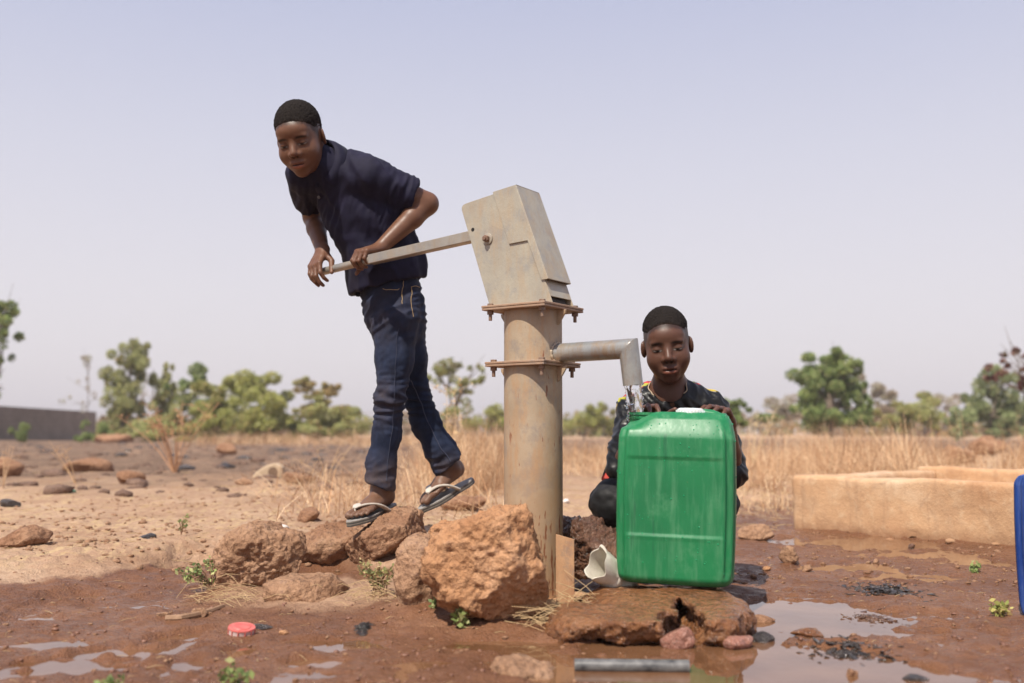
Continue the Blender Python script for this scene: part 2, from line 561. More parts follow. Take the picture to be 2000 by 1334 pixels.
for (a0, a1, b0, b1, n_) in ((20, 800, 1180, 1320, 13), (1500, 1900, 1120, 1300, 9), (60, 520, 1000, 1110, 8)):
    for _ in range(n_):
        g = ground_at(_fr.uniform(a0, a1), _fr.uniform(b0, b1), .0); PRINTS.append((g.x, g.y, _fr.uniform(0, 6.28), _fr.uniform(.0045, .0085)))
# soil banked up round the feet of the big stones
MOUNDS = [(at(512, 1100, 2.78).x, 2.76, .19, .13, .022), (at(600, 1150, 2.62).x, 2.62, .15, .10, .016), (at(815, 1100, 2.44).x, 2.44, .10, .09, .020), (at(950, 1100, 2.30).x, 2.30, .15, .10, .020), (at(755, 1040, 3.06).x, 3.04, .17, .13, .022), (at(645, 1060, 3.18).x, 3.16, .15, .14, .020)]
SIDE_POOL = (at(628, 1108, 2.98).x, 2.98, .085, .075)   # the little pool by the bank sits a touch higher

def ground_z(x, y, fine=True):
    x = np.asarray(x, float); y = np.asarray(y, float); shp = np.shape(x); x, y = x.ravel(), y.ravel()
    yb = bank_line(x) + .05 * noise2(x, y, .35, 2, 3.1)
    t = y - yb
    z = .0035 + .052 * sstep(-.10, .42, t) + .022 * np.clip((t + .6) / .6, 0, 1)
    far = np.clip((y - 6) / 30, 0, 1)
    z = z + far * .10 * noise2(x, y, 6.0, 3, 9.2) * np.clip(1.4 - y / 90, 0, 1)
    wet = 1 - sstep(-.06, .10, t)
    z = z + .0105 * noise2(x, y, .42, 2, 1.7) * (.5 + .5 * (1 - wet))
    b = np.where((y < 6) & (y > 1.3) & (np.abs(x) < 3.5))[0]
    if len(b): z[b] += .0068 * noise2(x[b], y[b], .11, 2, 5.3) + .0062 * noise2(x[b], y[b], .045, 3, 8.8)
    # rough burnt field on the left and rubble beyond
    b = np.where((y > 4.5) & (y < 45))[0]
    if len(b):
        xb, y_ = x[b], y[b]
        z[b] += sstep(4.5, 7.5, y_) * sstep(45, 25, y_) * (.045 * np.abs(noise2(xb, y_, .8, 2, 2.2)) + .03 * noise2(xb, y_, .25, 2, 4.4) * (y_ < 20))
    near = np.where((y < 5.4) & (np.abs(x) < 3.2) & (y > 1.2))[0]
    if len(near):
        xn, yn = x[near], y[near]; nz = .35 * noise2(xn, yn, .14, 2, 6.1); nz2 = .28 * noise2(xn, yn, .05, 3, 2.6); dz = np.zeros(len(near))
        for (cx, cy, rx, ry, dep) in PUDDLES:
            b = np.where((np.abs(xn - cx) < 1.9 * rx) & (np.abs(yn - cy) < 1.9 * ry))[0]
            if len(b) == 0: continue
            q = np.sqrt(((xn[b] - cx) / rx) ** 2 + ((yn[b] - cy) / ry) ** 2) + nz[b] + nz2[b]
            dz[b] += dep * sstep(1.15, .55, q)
        for (cx, cy, rx, ry, hh) in MOUNDS:
            q = ((xn - cx) / rx) ** 2 + ((yn - cy) / ry) ** 2; dz -= hh * np.exp(-q * .9) * (1 + 1.2 * nz)
        for (cx, cy, an, dep) in PRINTS:
            b = np.where((np.abs(xn - cx) < .17) & (np.abs(yn - cy) < .17))[0]
            if len(b) == 0: continue
            u = ((xn[b] - cx) * math.cos(an) + (yn[b] - cy) * math.sin(an)) / .105; v = (-(xn[b] - cx) * math.sin(an) + (yn[b] - cy) * math.cos(an)) / (.036 + .010 * np.clip(u, -1, 1))
            q = np.sqrt(u * u + v * v) + .5 * nz2[b]
            dz[b] += dep * sstep(1.05, .80, q) - dep * .45 * np.exp(-((q - 1.22) / .14) ** 2)
        z[near] -= np.minimum(dz, .045)
    q = np.sqrt(((x - SIDE_POOL[0]) / SIDE_POOL[2]) ** 2 + ((y - SIDE_POOL[1]) / SIDE_POOL[3]) ** 2)
    z = np.where(q < 1.6, z * (1 - sstep(1.6, .8, q)) + .006 * sstep(1.6, .8, q), z)
    return z.reshape(shp)


def axis_vals(lo, d0, d1, hi, step, grow):
    v = list(np.arange(d0, d1, step)); s = step
    while v[-1] < hi: s = min(s * grow, 160); v.append(v[-1] + s)
    s = step; w = []
    p = v[0]
    while p > lo: s = min(s * grow, 160); p -= s; w.append(p)
    return np.array(w[::-1] + v)
gx = axis_vals(-2200, -1.70, 1.70, 2200, .0095, 1.05)
gy = axis_vals(-60, 1.65, 3.6, 2600, .0085, 1.034)
GX, GY = np.meshgrid(gx, gy, indexing='ij')
GZ = ground_z(GX, GY)
nx_, ny_ = GX.shape
ii = np.arange(nx_ * ny_).reshape(nx_, ny_)
Fg = np.stack([ii[:-1, :-1], ii[1:, :-1], ii[1:, 1:], ii[:-1, 1:]], -1).reshape(-1, 4)
Vg = np.stack([GX, GY, GZ], -1).reshape(-1, 3)
fx, fy, fz = Vg.T
tt = fy - (bank_line(fx) + .05 * noise2(fx, fy, .35, 2, 3.1))
wet_a = (1 - sstep(-.05, .03, tt + .05 * noise2(fx, fy, .09, 3, 7.7)))
wet_a = np.maximum(wet_a, .85 * sstep(2.0, 1.2, np.sqrt(((fx - SIDE_POOL[0]) / SIDE_POOL[2]) ** 2 + ((fy - SIDE_POOL[1]) / SIDE_POOL[3]) ** 2)))
# mud thrown up around the far side of the pump and drying on the small island between the stones
wet_a = np.clip(wet_a * (1 - .75 * sstep(.36, .10, np.sqrt(((fx + .46) / 1.2) ** 2 + ((fy - 2.62) / .8) ** 2) + .1 * noise2(fx, fy, .1, 2, 2.9))), 0, 1)
burn_a = sstep(5.2, 8.5, fy + .9 * noise2(fx, fy, .9, 2, 15.0)) * sstep(70, 40, fy) * np.clip(sstep(1.5, -.5, fx / (fy * .12 + .1)) + .95 * sstep(13, 18, fy), 0, 1)
straw_a = sstep(.02, .35, tt) * (.30 + .55 * sstep(-.1, .35, noise2(fx, fy, .5, 2, 12.0)))
straw_a = np.maximum(straw_a, .9 * sstep(.3, 1.0, fx) * sstep(4.6, 6.0, fy))
def gz(x, y):
    """ground height looked up in the built surface"""
    i = min(max(int(np.searchsorted(gx, x)) - 1, 0), len(gx) - 2); j = min(max(int(np.searchsorted(gy, y)) - 1, 0), len(gy) - 2)
    a = (x - gx[i]) / (gx[i + 1] - gx[i]); b = (y - gy[j]) / (gy[j + 1] - gy[j])
    return float(GZ[i, j] * (1 - a) * (1 - b) + GZ[i + 1, j] * a * (1 - b) + GZ[i, j + 1] * (1 - a) * b + GZ[i + 1, j + 1] * a * b)
def gz_many(x, y):
    i = np.clip(np.searchsorted(gx, x) - 1, 0, len(gx) - 2); j = np.clip(np.searchsorted(gy, y) - 1, 0, len(gy) - 2)
    a = (x - gx[i]) / (gx[i + 1] - gx[i]); b = (y - gy[j]) / (gy[j + 1] - gy[j])
    return GZ[i, j] * (1 - a) * (1 - b) + GZ[i + 1, j] * a * (1 - b) + GZ[i, j + 1] * (1 - a) * b + GZ[i + 1, j + 1] * a * b
me = mesh_np('ground', Vg, Fg, True, attrs={'wet': wet_a, 'burn': burn_a, 'straw': straw_a * (1 - burn_a * .6), 'film': wet_a * sstep(.0065, -.001, fz + .003 * noise2(fx, fy, .06, 2, 3.7))})
link('ground', me, M_GROUND, kind='structure')

# standing water: flat sheets that show wherever the mud dips below them
def sheet(name, x0, x1, y0, y1, z, n=1):
    V = np.array([(x0, y0, z), (x1, y0, z), (x1, y1, z), (x0, y1, z)]); return mesh_np(name, V, np.array([[0, 1, 2, 3]]), False)
link('puddle_water', sheet('puddle_water', -2.6, 3.6, 1.0, 5.2, -.0040), M_WATER, kind='structure')
sp = SIDE_POOL
V = [(sp[0] + 1.7 * sp[2] * math.cos(a), sp[1] + 1.7 * sp[3] * math.sin(a), .0125) for a in np.linspace(0, 2 * math.pi, 28, endpoint=False)]
link('pool_water', mesh_np('pool_water', V, [list(range(28))], False), M_WATER, kind='structure')

# ================================================================== HILLS
def ridge(name, y, x0, x1, h, seed, mat):
    xs = np.linspace(x0, x1, 120); V = []
    top = h * (.45 + .55 * np.clip(.5 + noise2(xs, xs * 0, 260, 3, seed), 0, 1.2))
    for k, (dy, s) in enumerate([(-160, 0), (-90, .45), (-30, .9), (0, 1), (120, .5), (260, -.02)]):
        for i, x in enumerate(xs): V.append((x, y + dy, -1.0 + (top[i] + 1) * s))
    n = len(xs); F = []
    for k in range(5):
        for i in range(n - 1): F.append((k * n + i, k * n + i + 1, (k + 1) * n + i + 1, (k + 1) * n + i))
    link(name, mesh_np(name, np.array(V), np.array(F)), mat, kind='structure')
M_HILL = simple_mat('dry_hill', (.16, .13, .09), (.25, .19, .12), rough=.95, scale=.02, coord='Object')
ridge('hills', 1700, -1700, 1700, 44, 3.3, M_HILL)

# ================================================================== HAND PUMP
PUMP = at(1041.5, 845, 2.60); PX, PY = PUMP.x, PUMP.y
phi = math.radians(10.7)
S_AX = Vector((math.cos(math.radians(34.3)), -math.sin(math.radians(34.3)), 0))   # towards the spout
N_AX = Vector((-math.sin(math.radians(34.3)), -math.cos(math.radians(34.3)), 0))  # the broad side that faces the camera
UP = Vector((0, 0, 1))
AXIS = Vector((PX, PY, 0))

def metal_material(name, a, b_, rust, rough=(.38, .6), metallic=.25, rustamt=.5, splash=False):
    m, nt, b = mat_new(name); N = NT(nt); p = N.pos()
    n1 = N.noise(p, 9, 8, .72); n2 = N.noise(N.mapping(p, (1, 1, .22)), 30, 8, .75); n3 = N.noise(p, 160, 4, .7)
    c = N.ramp(n1, [(.36, a), (.62, b_)])
    c = N.mix(N.math('MULTIPLY', N.ramp(N.noise(p, 16, 8, .75), [(.50, 0), (.60, 1)]), .45), c, tuple(x * .8 + .05 for x in (a[2], a[2], a[2] * 1.02)))
    c = N.mix(N.math('MULTIPLY', N.ramp(n2, [(.46, 0), (.62, 1)]), rustamt), c, rust)
    c = N.mix(N.math('MULTIPLY', N.ramp(n3, [(.62, 0), (.74, 1)]), .45), c, tuple(x * .45 for x in rust))
    if splash:
        sep = N.n('ShaderNodeSeparateXYZ'); N.l(p, sep.inputs[0])
        zf = N.ramp(N.math('ADD', sep.outputs['Z'], N.math('MULTIPLY', n1, .12)), [(.08, 1), (.55, .12)])
        c = N.mix(N.math('MULTIPLY', zf, .70), c, (.43, .235, .115))
        dr = N.noise(N.mapping(p, (1, 1, .16)), 95, 3, .6)
        lo = N.ramp(sep.outputs['Z'], [(.16, .5), (.30, .0)])
        c = N.mix(N.math('MULTIPLY', N.ramp(N.math('ADD', dr, N.math('MULTIPLY', lo, .18)), [(.66, 0), (.69, 1)]), .85), c, (.20, .055, .016))
    N.l(c, b.inputs['Base Color'])
    N.l(N.ramp(n2, [(.3, rough[0]), (.7, rough[1])]), b.inputs['Roughness'])
    b.inputs['Metallic'].default_value = metallic
    N.bump(N.math('ADD', n3, N.math('MULTIPLY', n1, 2.0)), .22, .0025, b)
    return m
M_PED = metal_material('weathered_pump_steel', (.315, .245, .165), (.395, .325, .235), (.40, .225, .105), splash=True, metallic=.12, rough=(.42, .62), rustamt=.6)
M_BOX = metal_material('dusty_galvanised_plate', (.335, .305, .25), (.415, .38, .30), (.40, .275, .16), metallic=.22, rough=(.36, .56), rustamt=.45)
M_PIPE = metal_material('galvanised_spout', (.27, .275, .27), (.37, .375, .355), (.30, .18, .08), metallic=.5, rough=(.26, .45), rustamt=.6)
M_FLANGE = metal_material('rusty_flange', (.30, .195, .13), (.37, .25, .17), (.30, .15, .08), metallic=.15, rough=(.5, .7))
M_BOLT = metal_material('rusty_bolt', (.20, .125, .085), (.28, .185, .125), (.20, .09, .05), metallic=.2, rough=(.5, .7))
M_HANDLE = metal_material('worn_handle_steel', (.31, .285, .25), (.40, .365, .31), (.36, .25, .15), metallic=.5, rough=(.26, .48), rustamt=.4)
M_LEG = metal_material('mud_stained_angle', (.42, .235, .12), (.50, .295, .16), (.27, .10, .04), metallic=.0, rough=(.55, .7), rustamt=.5)
M_BLACK = simple_mat('dark_opening', (.012, .010, .009), rough=.9)

pump = thing('hand_pump', 'beige steel hand pump with tilted head box, long handle and dripping spout', 'hand pump', (PX, PY, 0))
RC = .0762
zU = at(1041, 604.5, 2.60).z       # joint of head and tank
zL = at(1041, 713.0, 2.60).z       # joint of tank and pedestal
T = .0066
def cyl(z0, z1, r_, n=64, cap=True):
    mb = MB(); mb.tube([AXIS + UP * z0, AXIS + UP * z1], r_, n, cap); return mb
def flange(zc, half, name, parent=pump):
    mb = MB(); mb.frame_box(AXIS + UP * zc, S_AX, N_AX, UP, half, half, T / 2 - .0003)
    return link('flange', mb.mesh(name, bevel=.0012, seg=1), M_FLANGE, parent)
mb = cyl(-.02, zL - T, RC); ped = link('pedestal', mb.mesh('pedestal', True), M_PED, pump)
mb = cyl(zL + T, zU - T, RC); tank = link('water_tank', mb.mesh('water_tank', True), M_PED, pump)
HU, HL = .0968, .0905
for z_, h_ in ((zU, HU), (zL, HL)):
    flange(z_ + T / 2, h_ + .0008, 'flange_top'); flange(z_ - T / 2, h_, 'flange_low')
# hexagon bolts through the flange pairs
bolt_me = MB()
bolt_me.tube([(0, 0, T), (0, 0, T + .006)], .0085, 6)
bolt_me.tube([(0, 0, -T - .0095), (0, 0, -T + .0003)], .0088, 6)
bolt_me.tube([(0, 0, -T - .0255), (0, 0, -T - .009)], .0046, 12)
bolt_me = bolt_me.mesh('bolt', bevel=.0006, seg=1)
for z_, h_ in ((zU, HU), (zL, HL)):
    for i in (-1, 1):
        for j in (-1, 1):
            c = AXIS + UP * z_ + S_AX * (i * (h_ - .0165)) + N_AX * (j * (h_ - .0165))
            link('bolt', bolt_me, M_BOLT, pump, loc=c)
# welded stiffeners under each joint
def gusset(zt, ang, k):
    d_ = Vector((math.cos(ang), math.sin(ang), 0)); w_ = Vector((-d_.y, d_.x, 0)); mb = MB(); q = []
    for s in (-1, 1):
        for (r_, z_) in ((RC - .002, 0), (RC + .026, 0), (RC + .024, -.009), (RC + .004, -.038), (RC - .002, -.040)):
            q.append(AXIS + d_ * r_ + UP * (zt + z_) + w_ * (s * .003))
    mb.add(q, [(0, 1, 2, 3, 4), (9, 8, 7, 6, 5)] + [(i, (i + 1) % 5, 5 + (i + 1) % 5, 5 + i) for i in range(5)])
    link('stiffener', mb.mesh('stiffener', bevel=.001, seg=1), M_PED, pump)
for zt in (zU - T, zL - T):
    for k in (0, 2): gusset(zt + .0002, math.atan2(S_AX.y, S_AX.x) + k * math.pi / 2 , k)
# head box: a leaning sheet-metal case
W2 = .0535
PN = AXIS + N_AX * W2
def prof(px, py):
    q = on_plane(px, py, PN, N_AX) - AXIS
    return (q.dot(S_AX), q.z)
zb = zU + T
pr_bl, pr_br = prof(957, 597), prof(1078, 585)
pr_tl, pr_tr = prof(899, 401), prof(1006, 364.5)
def extr(profile, t0, t1):
    n = len(profile); mb = MB()
    vs_ = [AXIS + S_AX * s + UP * z + N_AX * t0 for s, z in profile] + [AXIS + S_AX * s + UP * z + N_AX * t1 for s, z in profile]
    mb.add(vs_, [tuple(range(n)), tuple(reversed(range(n, 2 * n)))] + [(i, n + i, n + (i + 1) % n, (i + 1) % n) for i in range(n)])
    return mb
def lerp2(a, b, t): return (a[0] + (b[0] - a[0]) * t, a[1] + (b[1] - a[1]) * t)
bl, br = (pr_bl[0], zb + .0005), (pr_br[0] + .001, zb + .0005)
# rounded upper corner on the handle side
c1, c2 = lerp2(pr_tl, bl, .055), lerp2(pr_tl, pr_tr, .11)
arc = [(lerp2(lerp2(c1, pr_tl, t), lerp2(pr_tl, c2, t), t)) for t in np.linspace(0, 1, 7)]
trin = lerp2(pr_tr, pr_tl, .03)
side_prof = [bl, br, trin] + list(reversed(arc))
TH = .0035
box = link('head_box', extr(side_prof, W2, W2 - TH).mesh('head_box_side', bevel=.0007, seg=1), M_BOX, pump)
link('head_box_far_side', extr(side_prof, -W2, -W2 + TH).mesh('head_box_far_side', bevel=.0007, seg=1), M_BOX, pump)
# back sheet with the slot the handle leaves through, top sheet
def sheet_between(p, q, name, parent, mat, t0=-W2 + TH + .0002, t1=W2 - TH - .0002, th=.003, inset=.0):
    d_ = Vector((q[0] - p[0], q[1] - p[1])); L_ = d_.length; d_ /= L_; n_ = Vector((-d_.y, d_.x))
    pr = [p, q, (q[0] + n_.x * th, q[1] + n_.y * th), (p[0] + n_.x * th, p[1] + n_.y * th)]
    return link(name, extr(pr, t0, t1).mesh(name), mat, parent)
bk = [arc[0], bl]
sheet_between(lerp2(bk[0], bk[1], .46), lerp2(bk[0], bk[1], 1.0), 'back_sheet', pump, M_BOX, th=.003)
sheet_between(lerp2(bk[0], bk[1], .0), lerp2(bk[0], bk[1], .14), 'back_sheet', pump, M_BOX, th=.003)
sheet_between(lerp2(c2, trin, 1.0), c2, 'top_sheet', pump, M_BOX, th=.003)
# front sheet low down, with the inspection slot left open
fr_dir = (pr_tr[0] - br[0], pr_tr[1] - br[1])
sheet_between(lerp2(br, trin, .055), lerp2(br, trin, .35), 'front_sheet', pump, M_BOX, th=.003)
# removable cover: two cheeks and a front, 2.5 mm outside the case
OUT = .0035
cov_pts = [prof(1006, 364.5), prof(964, 379), prof(996, 477), prof(1032, 470), prof(1059, 547), prof(1068.5, 545.5)]
def offs(p, ds): return (p[0] + ds, p[1])
cheek = [offs(cov_pts[0], .003), cov_pts[1], cov_pts[2], cov_pts[3], cov_pts[4], offs(cov_pts[5], .003)]
cheek[0] = (cheek[0][0], cheek[0][1] + .002); cheek[1] = (cheek[1][0], cheek[1][1] + .003)
cover = link('cover', extr(cheek, W2 + .0016, W2 + .0016 + .0030).mesh('cover_cheek', bevel=.0008, seg=2), M_BOX, pump)
link('cover_cheek', extr(cheek, -W2 - .0008, -W2 - .0034).mesh('cover_cheek_far', bevel=.0008, seg=2), M_BOX, cover)
q0, q1 = cheek[0], cheek[5]
dq = Vector((q1[0] - q0[0], q1[1] - q0[1])).normalized(); nq = Vector((-dq.y, dq.x))
if nq.x < 0: nq = -nq
fp = [q0, q1, (q1[0] + nq.x * .003, q1[1] + nq.y * .003), (q0[0] + nq.x * .003, q0[1] + nq.y * .003)]
link('cover_front', extr(fp, W2 + .0047, -W2 - .0034).mesh('cover_front', bevel=.0014, seg=2), M_BOX, cover)
tp = [q0, cheek[1], (cheek[1][0], cheek[1][1] + .0026), (q0[0] + nq.x * .003, q0[1] + .0026)]
link('cover_top', extr(tp, W2 + .0030, -W2 - .0030).mesh('cover_top', bevel=.0009, seg=2), M_BOX, cover)
# axle bolt with washer, and the small hole beside it
bs, bz = prof(953, 467)
bc = AXIS + S_AX * bs + UP * bz + N_AX * W2
mb = MB(); mb.tube([bc - N_AX * .0005, bc + N_AX * .004], .0158, 28); washer = mb.mesh('washer', True, bevel=.0008)
ax_mb = MB(); ax_mb.tube([bc + N_AX * .004, bc + N_AX * .015], .0098, 6); ax_mb.tube([bc + N_AX * .0145, bc + N_AX * .0195], .0058, 14)
axle = link('axle_bolt', ax_mb.mesh('axle_bolt', bevel=.0008, seg=1), M_BOLT, pump)
link('washer', washer, M_BOX, axle)
hs, hz = prof(923.5, 448.5); hc = AXIS + S_AX * hs + UP * hz + N_AX * (W2 + .0004)
mb = MB(); mb.tube([hc - N_AX * .003, hc], .0053, 20); link('oil_hole', mb.mesh('oil_hole'), M_BLACK, pump)
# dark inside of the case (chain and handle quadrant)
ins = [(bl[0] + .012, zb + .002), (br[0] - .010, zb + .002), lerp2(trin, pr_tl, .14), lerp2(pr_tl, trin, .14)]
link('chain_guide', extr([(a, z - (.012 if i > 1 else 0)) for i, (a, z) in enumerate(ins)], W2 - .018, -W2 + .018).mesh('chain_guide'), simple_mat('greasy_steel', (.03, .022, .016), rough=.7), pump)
# handle: square bar leaving the case, thinning to a round grip
HZ = []
def hpt(L, py_, px_=None):
    p = AXIS - S_AX * L; d = p.y
    return Vector((p.x, p.y, at(1000, py_, d).z))
h_in, h_mid, h_end = hpt(.12, 452), hpt(.575, 507.5), hpt(.770, 530)
hd = (h_end - h_in).normalized(); hside = hd.cross(UP).normalized(); hup = hside.cross(hd)
def on_handle(t): return h_in + (h_end - h_in) * t
mb = MB(); mb.tube([h_in, h_mid], [.0215, .0195], 4, tw=math.pi / 4, up=hup)
handle = link('handle', mb.mesh('handle', bevel=.0022, seg=2), M_HANDLE, pump)
mb = MB(); mb.tube([h_mid - hd * .02, h_end], [.0125, .0118], 20); link('grip', mb.mesh('grip', True, bevel=.001), M_HANDLE, handle)
# spout: welded pipe with a mitred bend
RS = .0248
SL = .281
sp_in = AXIS + S_AX * .05; sp_in.z = at(1000, 691.0, sp_in.y).z
el = AXIS + S_AX * SL; el.z = at(1000, 681.0, el.y).z
mouth = at(1236.5, 752.0, el.y + .004)
d1, d2 = (el - sp_in).normalized(), (mouth - el).normalized()
def ring_on_plane(c, d_, pn, pc, r_, n=40, u0=None):
    u = (u0 - d_ * u0.dot(d_)).normalized(); w_ = d_.cross(u); out = []
    for k in range(n):
        a = 2 * math.pi * k / n; q = c + (u * math.cos(a) + w_ * math.sin(a)) * r_
        out.append(q + d_ * ((pc - q).dot(pn) / d_.dot(pn)))
    return out
mit = (d1 + d2).normalized(); uref = d1.cross(d2).normalized()
R0 = ring_on_plane(sp_in, d1, d1, sp_in, RS, u0=uref)
R1 = ring_on_plane(el, d1, mit, el, RS, u0=uref)
R2 = ring_on_plane(el, d2, mit, el, RS, u0=uref)
R3 = ring_on_plane(mouth, d2, d2, mouth, RS, u0=uref)
R4 = ring_on_plane(mouth, d2, d2, mouth, RS - .003, u0=uref)
R5 = ring_on_plane(mouth, d2, d2, mouth - d2 * .05, RS - .003, u0=uref)
def loft(rings, cap0=False, cap1=False):
    mb = MB(); n = len(rings[0]); vs_ = [q for r_ in rings for q in r_]; fs_ = []
    for i in range(len(rings) - 1):
        for k in range(n): fs_.append((i * n + k, i * n + (k + 1) % n, (i + 1) * n + (k + 1) % n, (i + 1) * n + k))
    if cap0: fs_.append(tuple(reversed(range(n))))
    if cap1: fs_.append(tuple((len(rings) - 1) * n + k for k in range(n)))
    mb.add(vs_, fs_); return mb
R1b = [q + (R0[i] - q) * .02 for i, q in enumerate(R1)]; R1c = [R1[i] + (R3[i] - R2[i]) * .02 for i in range(40)]
spout = link('spout', loft([R0, R1b, R1, R1c, R3, R4, R5], False, True).mesh('spout', True, auto=50), M_PIPE, pump)
# weld bead where the pipe meets the tank
pts = []
for k in range(40):
    a = 2 * math.pi * k / 40; u = uref; w_ = d1.cross(u)
    off = (u * math.cos(a) + w_ * math.sin(a)) * (RS + .0015)
    lat = off - S_AX * off.dot(S_AX); lat.z = 0
    s_ = math.sqrt(max(RC ** 2 - min(lat.length, RC) ** 2, 0))
    q = sp_in + off; q = AXIS + S_AX * (s_ + .001) + Vector((0, 0, q.z)) + lat
    pts.append(q)
mb = MB(); n = 40
cr = Vector((0, 0, 0))
for q in pts: cr += q / n
rings = []
for k, q in enumerate(pts):
    t_ = (pts[(k + 1) % n] - pts[k - 1]).normalized(); u = (q - cr).normalized(); w_ = t_.cross(u)
    rr = .0040 + .0012 * math.sin(k * 2.1)
    rings.append([q + (u * math.cos(a) + w_ * math.sin(a)) * rr for a in [2 * math.pi * j / 8 for j in range(8)]])
rings.append(rings[0])
link('weld_bead', loft(rings).mesh('weld_bead', True, auto=60), M_PED, spout)
# foot of the pedestal: anchor plate, bolts, and angle-iron legs coming out of the ground
mb = MB(); mb.frame_box(AXIS + UP * .012, S_AX, N_AX, UP, .112, .112, .005); link('base_plate', mb.mesh('base_plate', bevel=.001, seg=1), M_LEG, pump)
lc = at(1095, 1160, 2.42); lz0, lz1 = -.02, at(1095, 1043, 2.42).z
def leg(c, yaw, z1, wd=.036):
    u = Vector((math.cos(yaw), math.sin(yaw), 0)); w_ = Vector((-u.y, u.x, 0)); mb = MB()
    o = [(0, 0), (wd, 0), (wd, .005), (.005, .005), (.005, wd), (0, wd)]
    vs_ = [Vector((c.x, c.y, lz0)) + u * a + w_ * b_ for a, b_ in o] + [Vector((c.x, c.y, z1 - .012 * (a / wd))) + u * a + w_ * b_ - UP * (.010 * b_ / wd) for a, b_ in o]
    mb.add(vs_, [tuple(reversed(range(6))), tuple(range(6, 12))] + [(i, (i + 1) % 6, 6 + (i + 1) % 6, 6 + i) for i in range(6)])
    link('leg', mb.mesh('leg', bevel=.0012, seg=1), M_LEG, pump)
leg(at(1086, 1160, 2.42), math.radians(-4), lz1, .044)
leg(Vector((PX + .02, PY + .13, 0)), math.radians(80), lz1, .044)

# ================================================================== FALLING WATER
def stream_material():
    m, nt, b = mat_new('falling_water'); N = NT(nt)
    b.inputs['Base Color'].default_value = (.96, .98, 1, 1); b.inputs['Roughness'].default_value = .02
    b.inputs['IOR'].default_value = 1.33; b.inputs['Transmission Weight'].default_value = 1.0
    N.bump(N.noise(N.mapping(N.pos(), (1, 1, .35)), 140, 3, .6), .3, .004, b)
    return m
M_STREAM = stream_material()
neck_top = at(1243, 832, el.y + .012)
rings = []
for i, t in enumerate(np.linspace(-.12, 1.12, 26)):
    c = mouth.lerp(neck_top, t); rr = (RS - .0052) * (1 - .18 * t)
    ring_ = []
    for k in range(28):
        a = 2 * math.pi * k / 28
        f = 1 + .13 * math.sin(3 * a + 2.0 * t) + .10 * math.sin(7 * a + 9 * t) * max(t, 0) + .06 * math.sin(5 * a - 14 * t)
        ring_.append(c + (Vector((1, 0, 0)) * math.cos(a) + Vector((0, 1, 0)) * math.sin(a) * .8) * rr * f)
    rings.append(ring_)
stream = thing('water_stream', 'clear water pouring from the pump spout into the green jerrycan', 'water', neck_top)
link('stream', loft(rings, True, True).mesh('stream', True, auto=80), M_STREAM, stream)
V, F = [], []
ico = bmesh.new(); bmesh.ops.create_icosphere(ico, subdivisions=1, radius=1.0)
IV = np.array([v.co[:] for v in ico.verts]); IF = np.array([[v.index for v in f.verts] for f in ico.faces]); ico.free()
def blobs(centres, radii, sc=None):
    V, F = [], []
    for i, c in enumerate(centres):
        s = np.array(sc[i]) if sc is not None else 1.0
        V.append(IV * radii[i] * s + np.array(c)); F.append(IF + i * len(IV))
    return np.concatenate(V), np.concatenate(F)
cs, rs, ss = [], [], []
for k in range(70):
    t = random.uniform(.05, 1.05); c = mouth.lerp(neck_top, t)
    a = random.choice([math.pi * .95, -.1, random.uniform(0, 6.28)]) + random.uniform(-.3, .3); q = (RS - .003) * (1 - .15 * t) * random.uniform(.85, 1.12)
    cs.append((c.x + math.cos(a) * q, c.y + math.sin(a) * q * .8, c.z)); rs.append(random.uniform(.0012, .0026)); ss.append((1, 1, random.uniform(1, 2.4)))
V, F = blobs(cs, rs, ss)
link('splash_drops', mesh_np('splash_drops', V, F), M_STREAM, stream, kind='stuff')
# ================================================================== STONES
def ico_np(sub):
    bm = bmesh.new(); bmesh.ops.create_icosphere(bm, subdivisions=sub, radius=1.0)
    V = np.array([v.co[:] for v in bm.verts]); F = np.array([[v.index for v in f.verts] for f in bm.faces]); bm.free()
    return V, F
ICO = {k: ico_np(k) for k in (3, 4, 5, 6)}

def facets(D, r_, seed, n=13, lo=.62, hi=.94):
    """slice flat faces off a star-shaped body"""
    rs = np.random.default_rng(int(seed * 100) + 3)
    N = rs.normal(size=(n, 3)); N /= np.linalg.norm(N, axis=1)[:, None]
    P = D * r_[:, None]; sup = (P @ N.T).max(0); off = sup * rs.uniform(lo, hi, n)
    for i in range(n):
        c = D @ N[i]; r_ = np.where(c > 1e-3, np.minimum(r_, off[i] / np.maximum(c, 1e-3)), r_)
    return r_

def rough_up(V, F, seed, big=.02, mid=.008, fine=.003, s=1.0):
    n = vnormals(V, F); o = seed * 3.17
    d = big * .8 * fbm(V / (.12 * s) + o, 2)
    d += mid * fbm(V / (.045 * s) + o + 3, 5, .62)                                   # broken surface
    pit = perlin(V / (.021 * s) + o + 9) + .5 * perlin(V / (.011 * s) + o); d -= mid * .9 * np.clip(pit - .18, 0, 1)   # pits
    nd = perlin(V / (.015 * s) + o + 4); d += fine * 2.4 * np.clip(nd - .12, 0, .5)    # iron nodules
    d += fine * .9 * fbm(V / (.008 * s) + o + 2, 2, .7)
    return V + n * d[:, None]

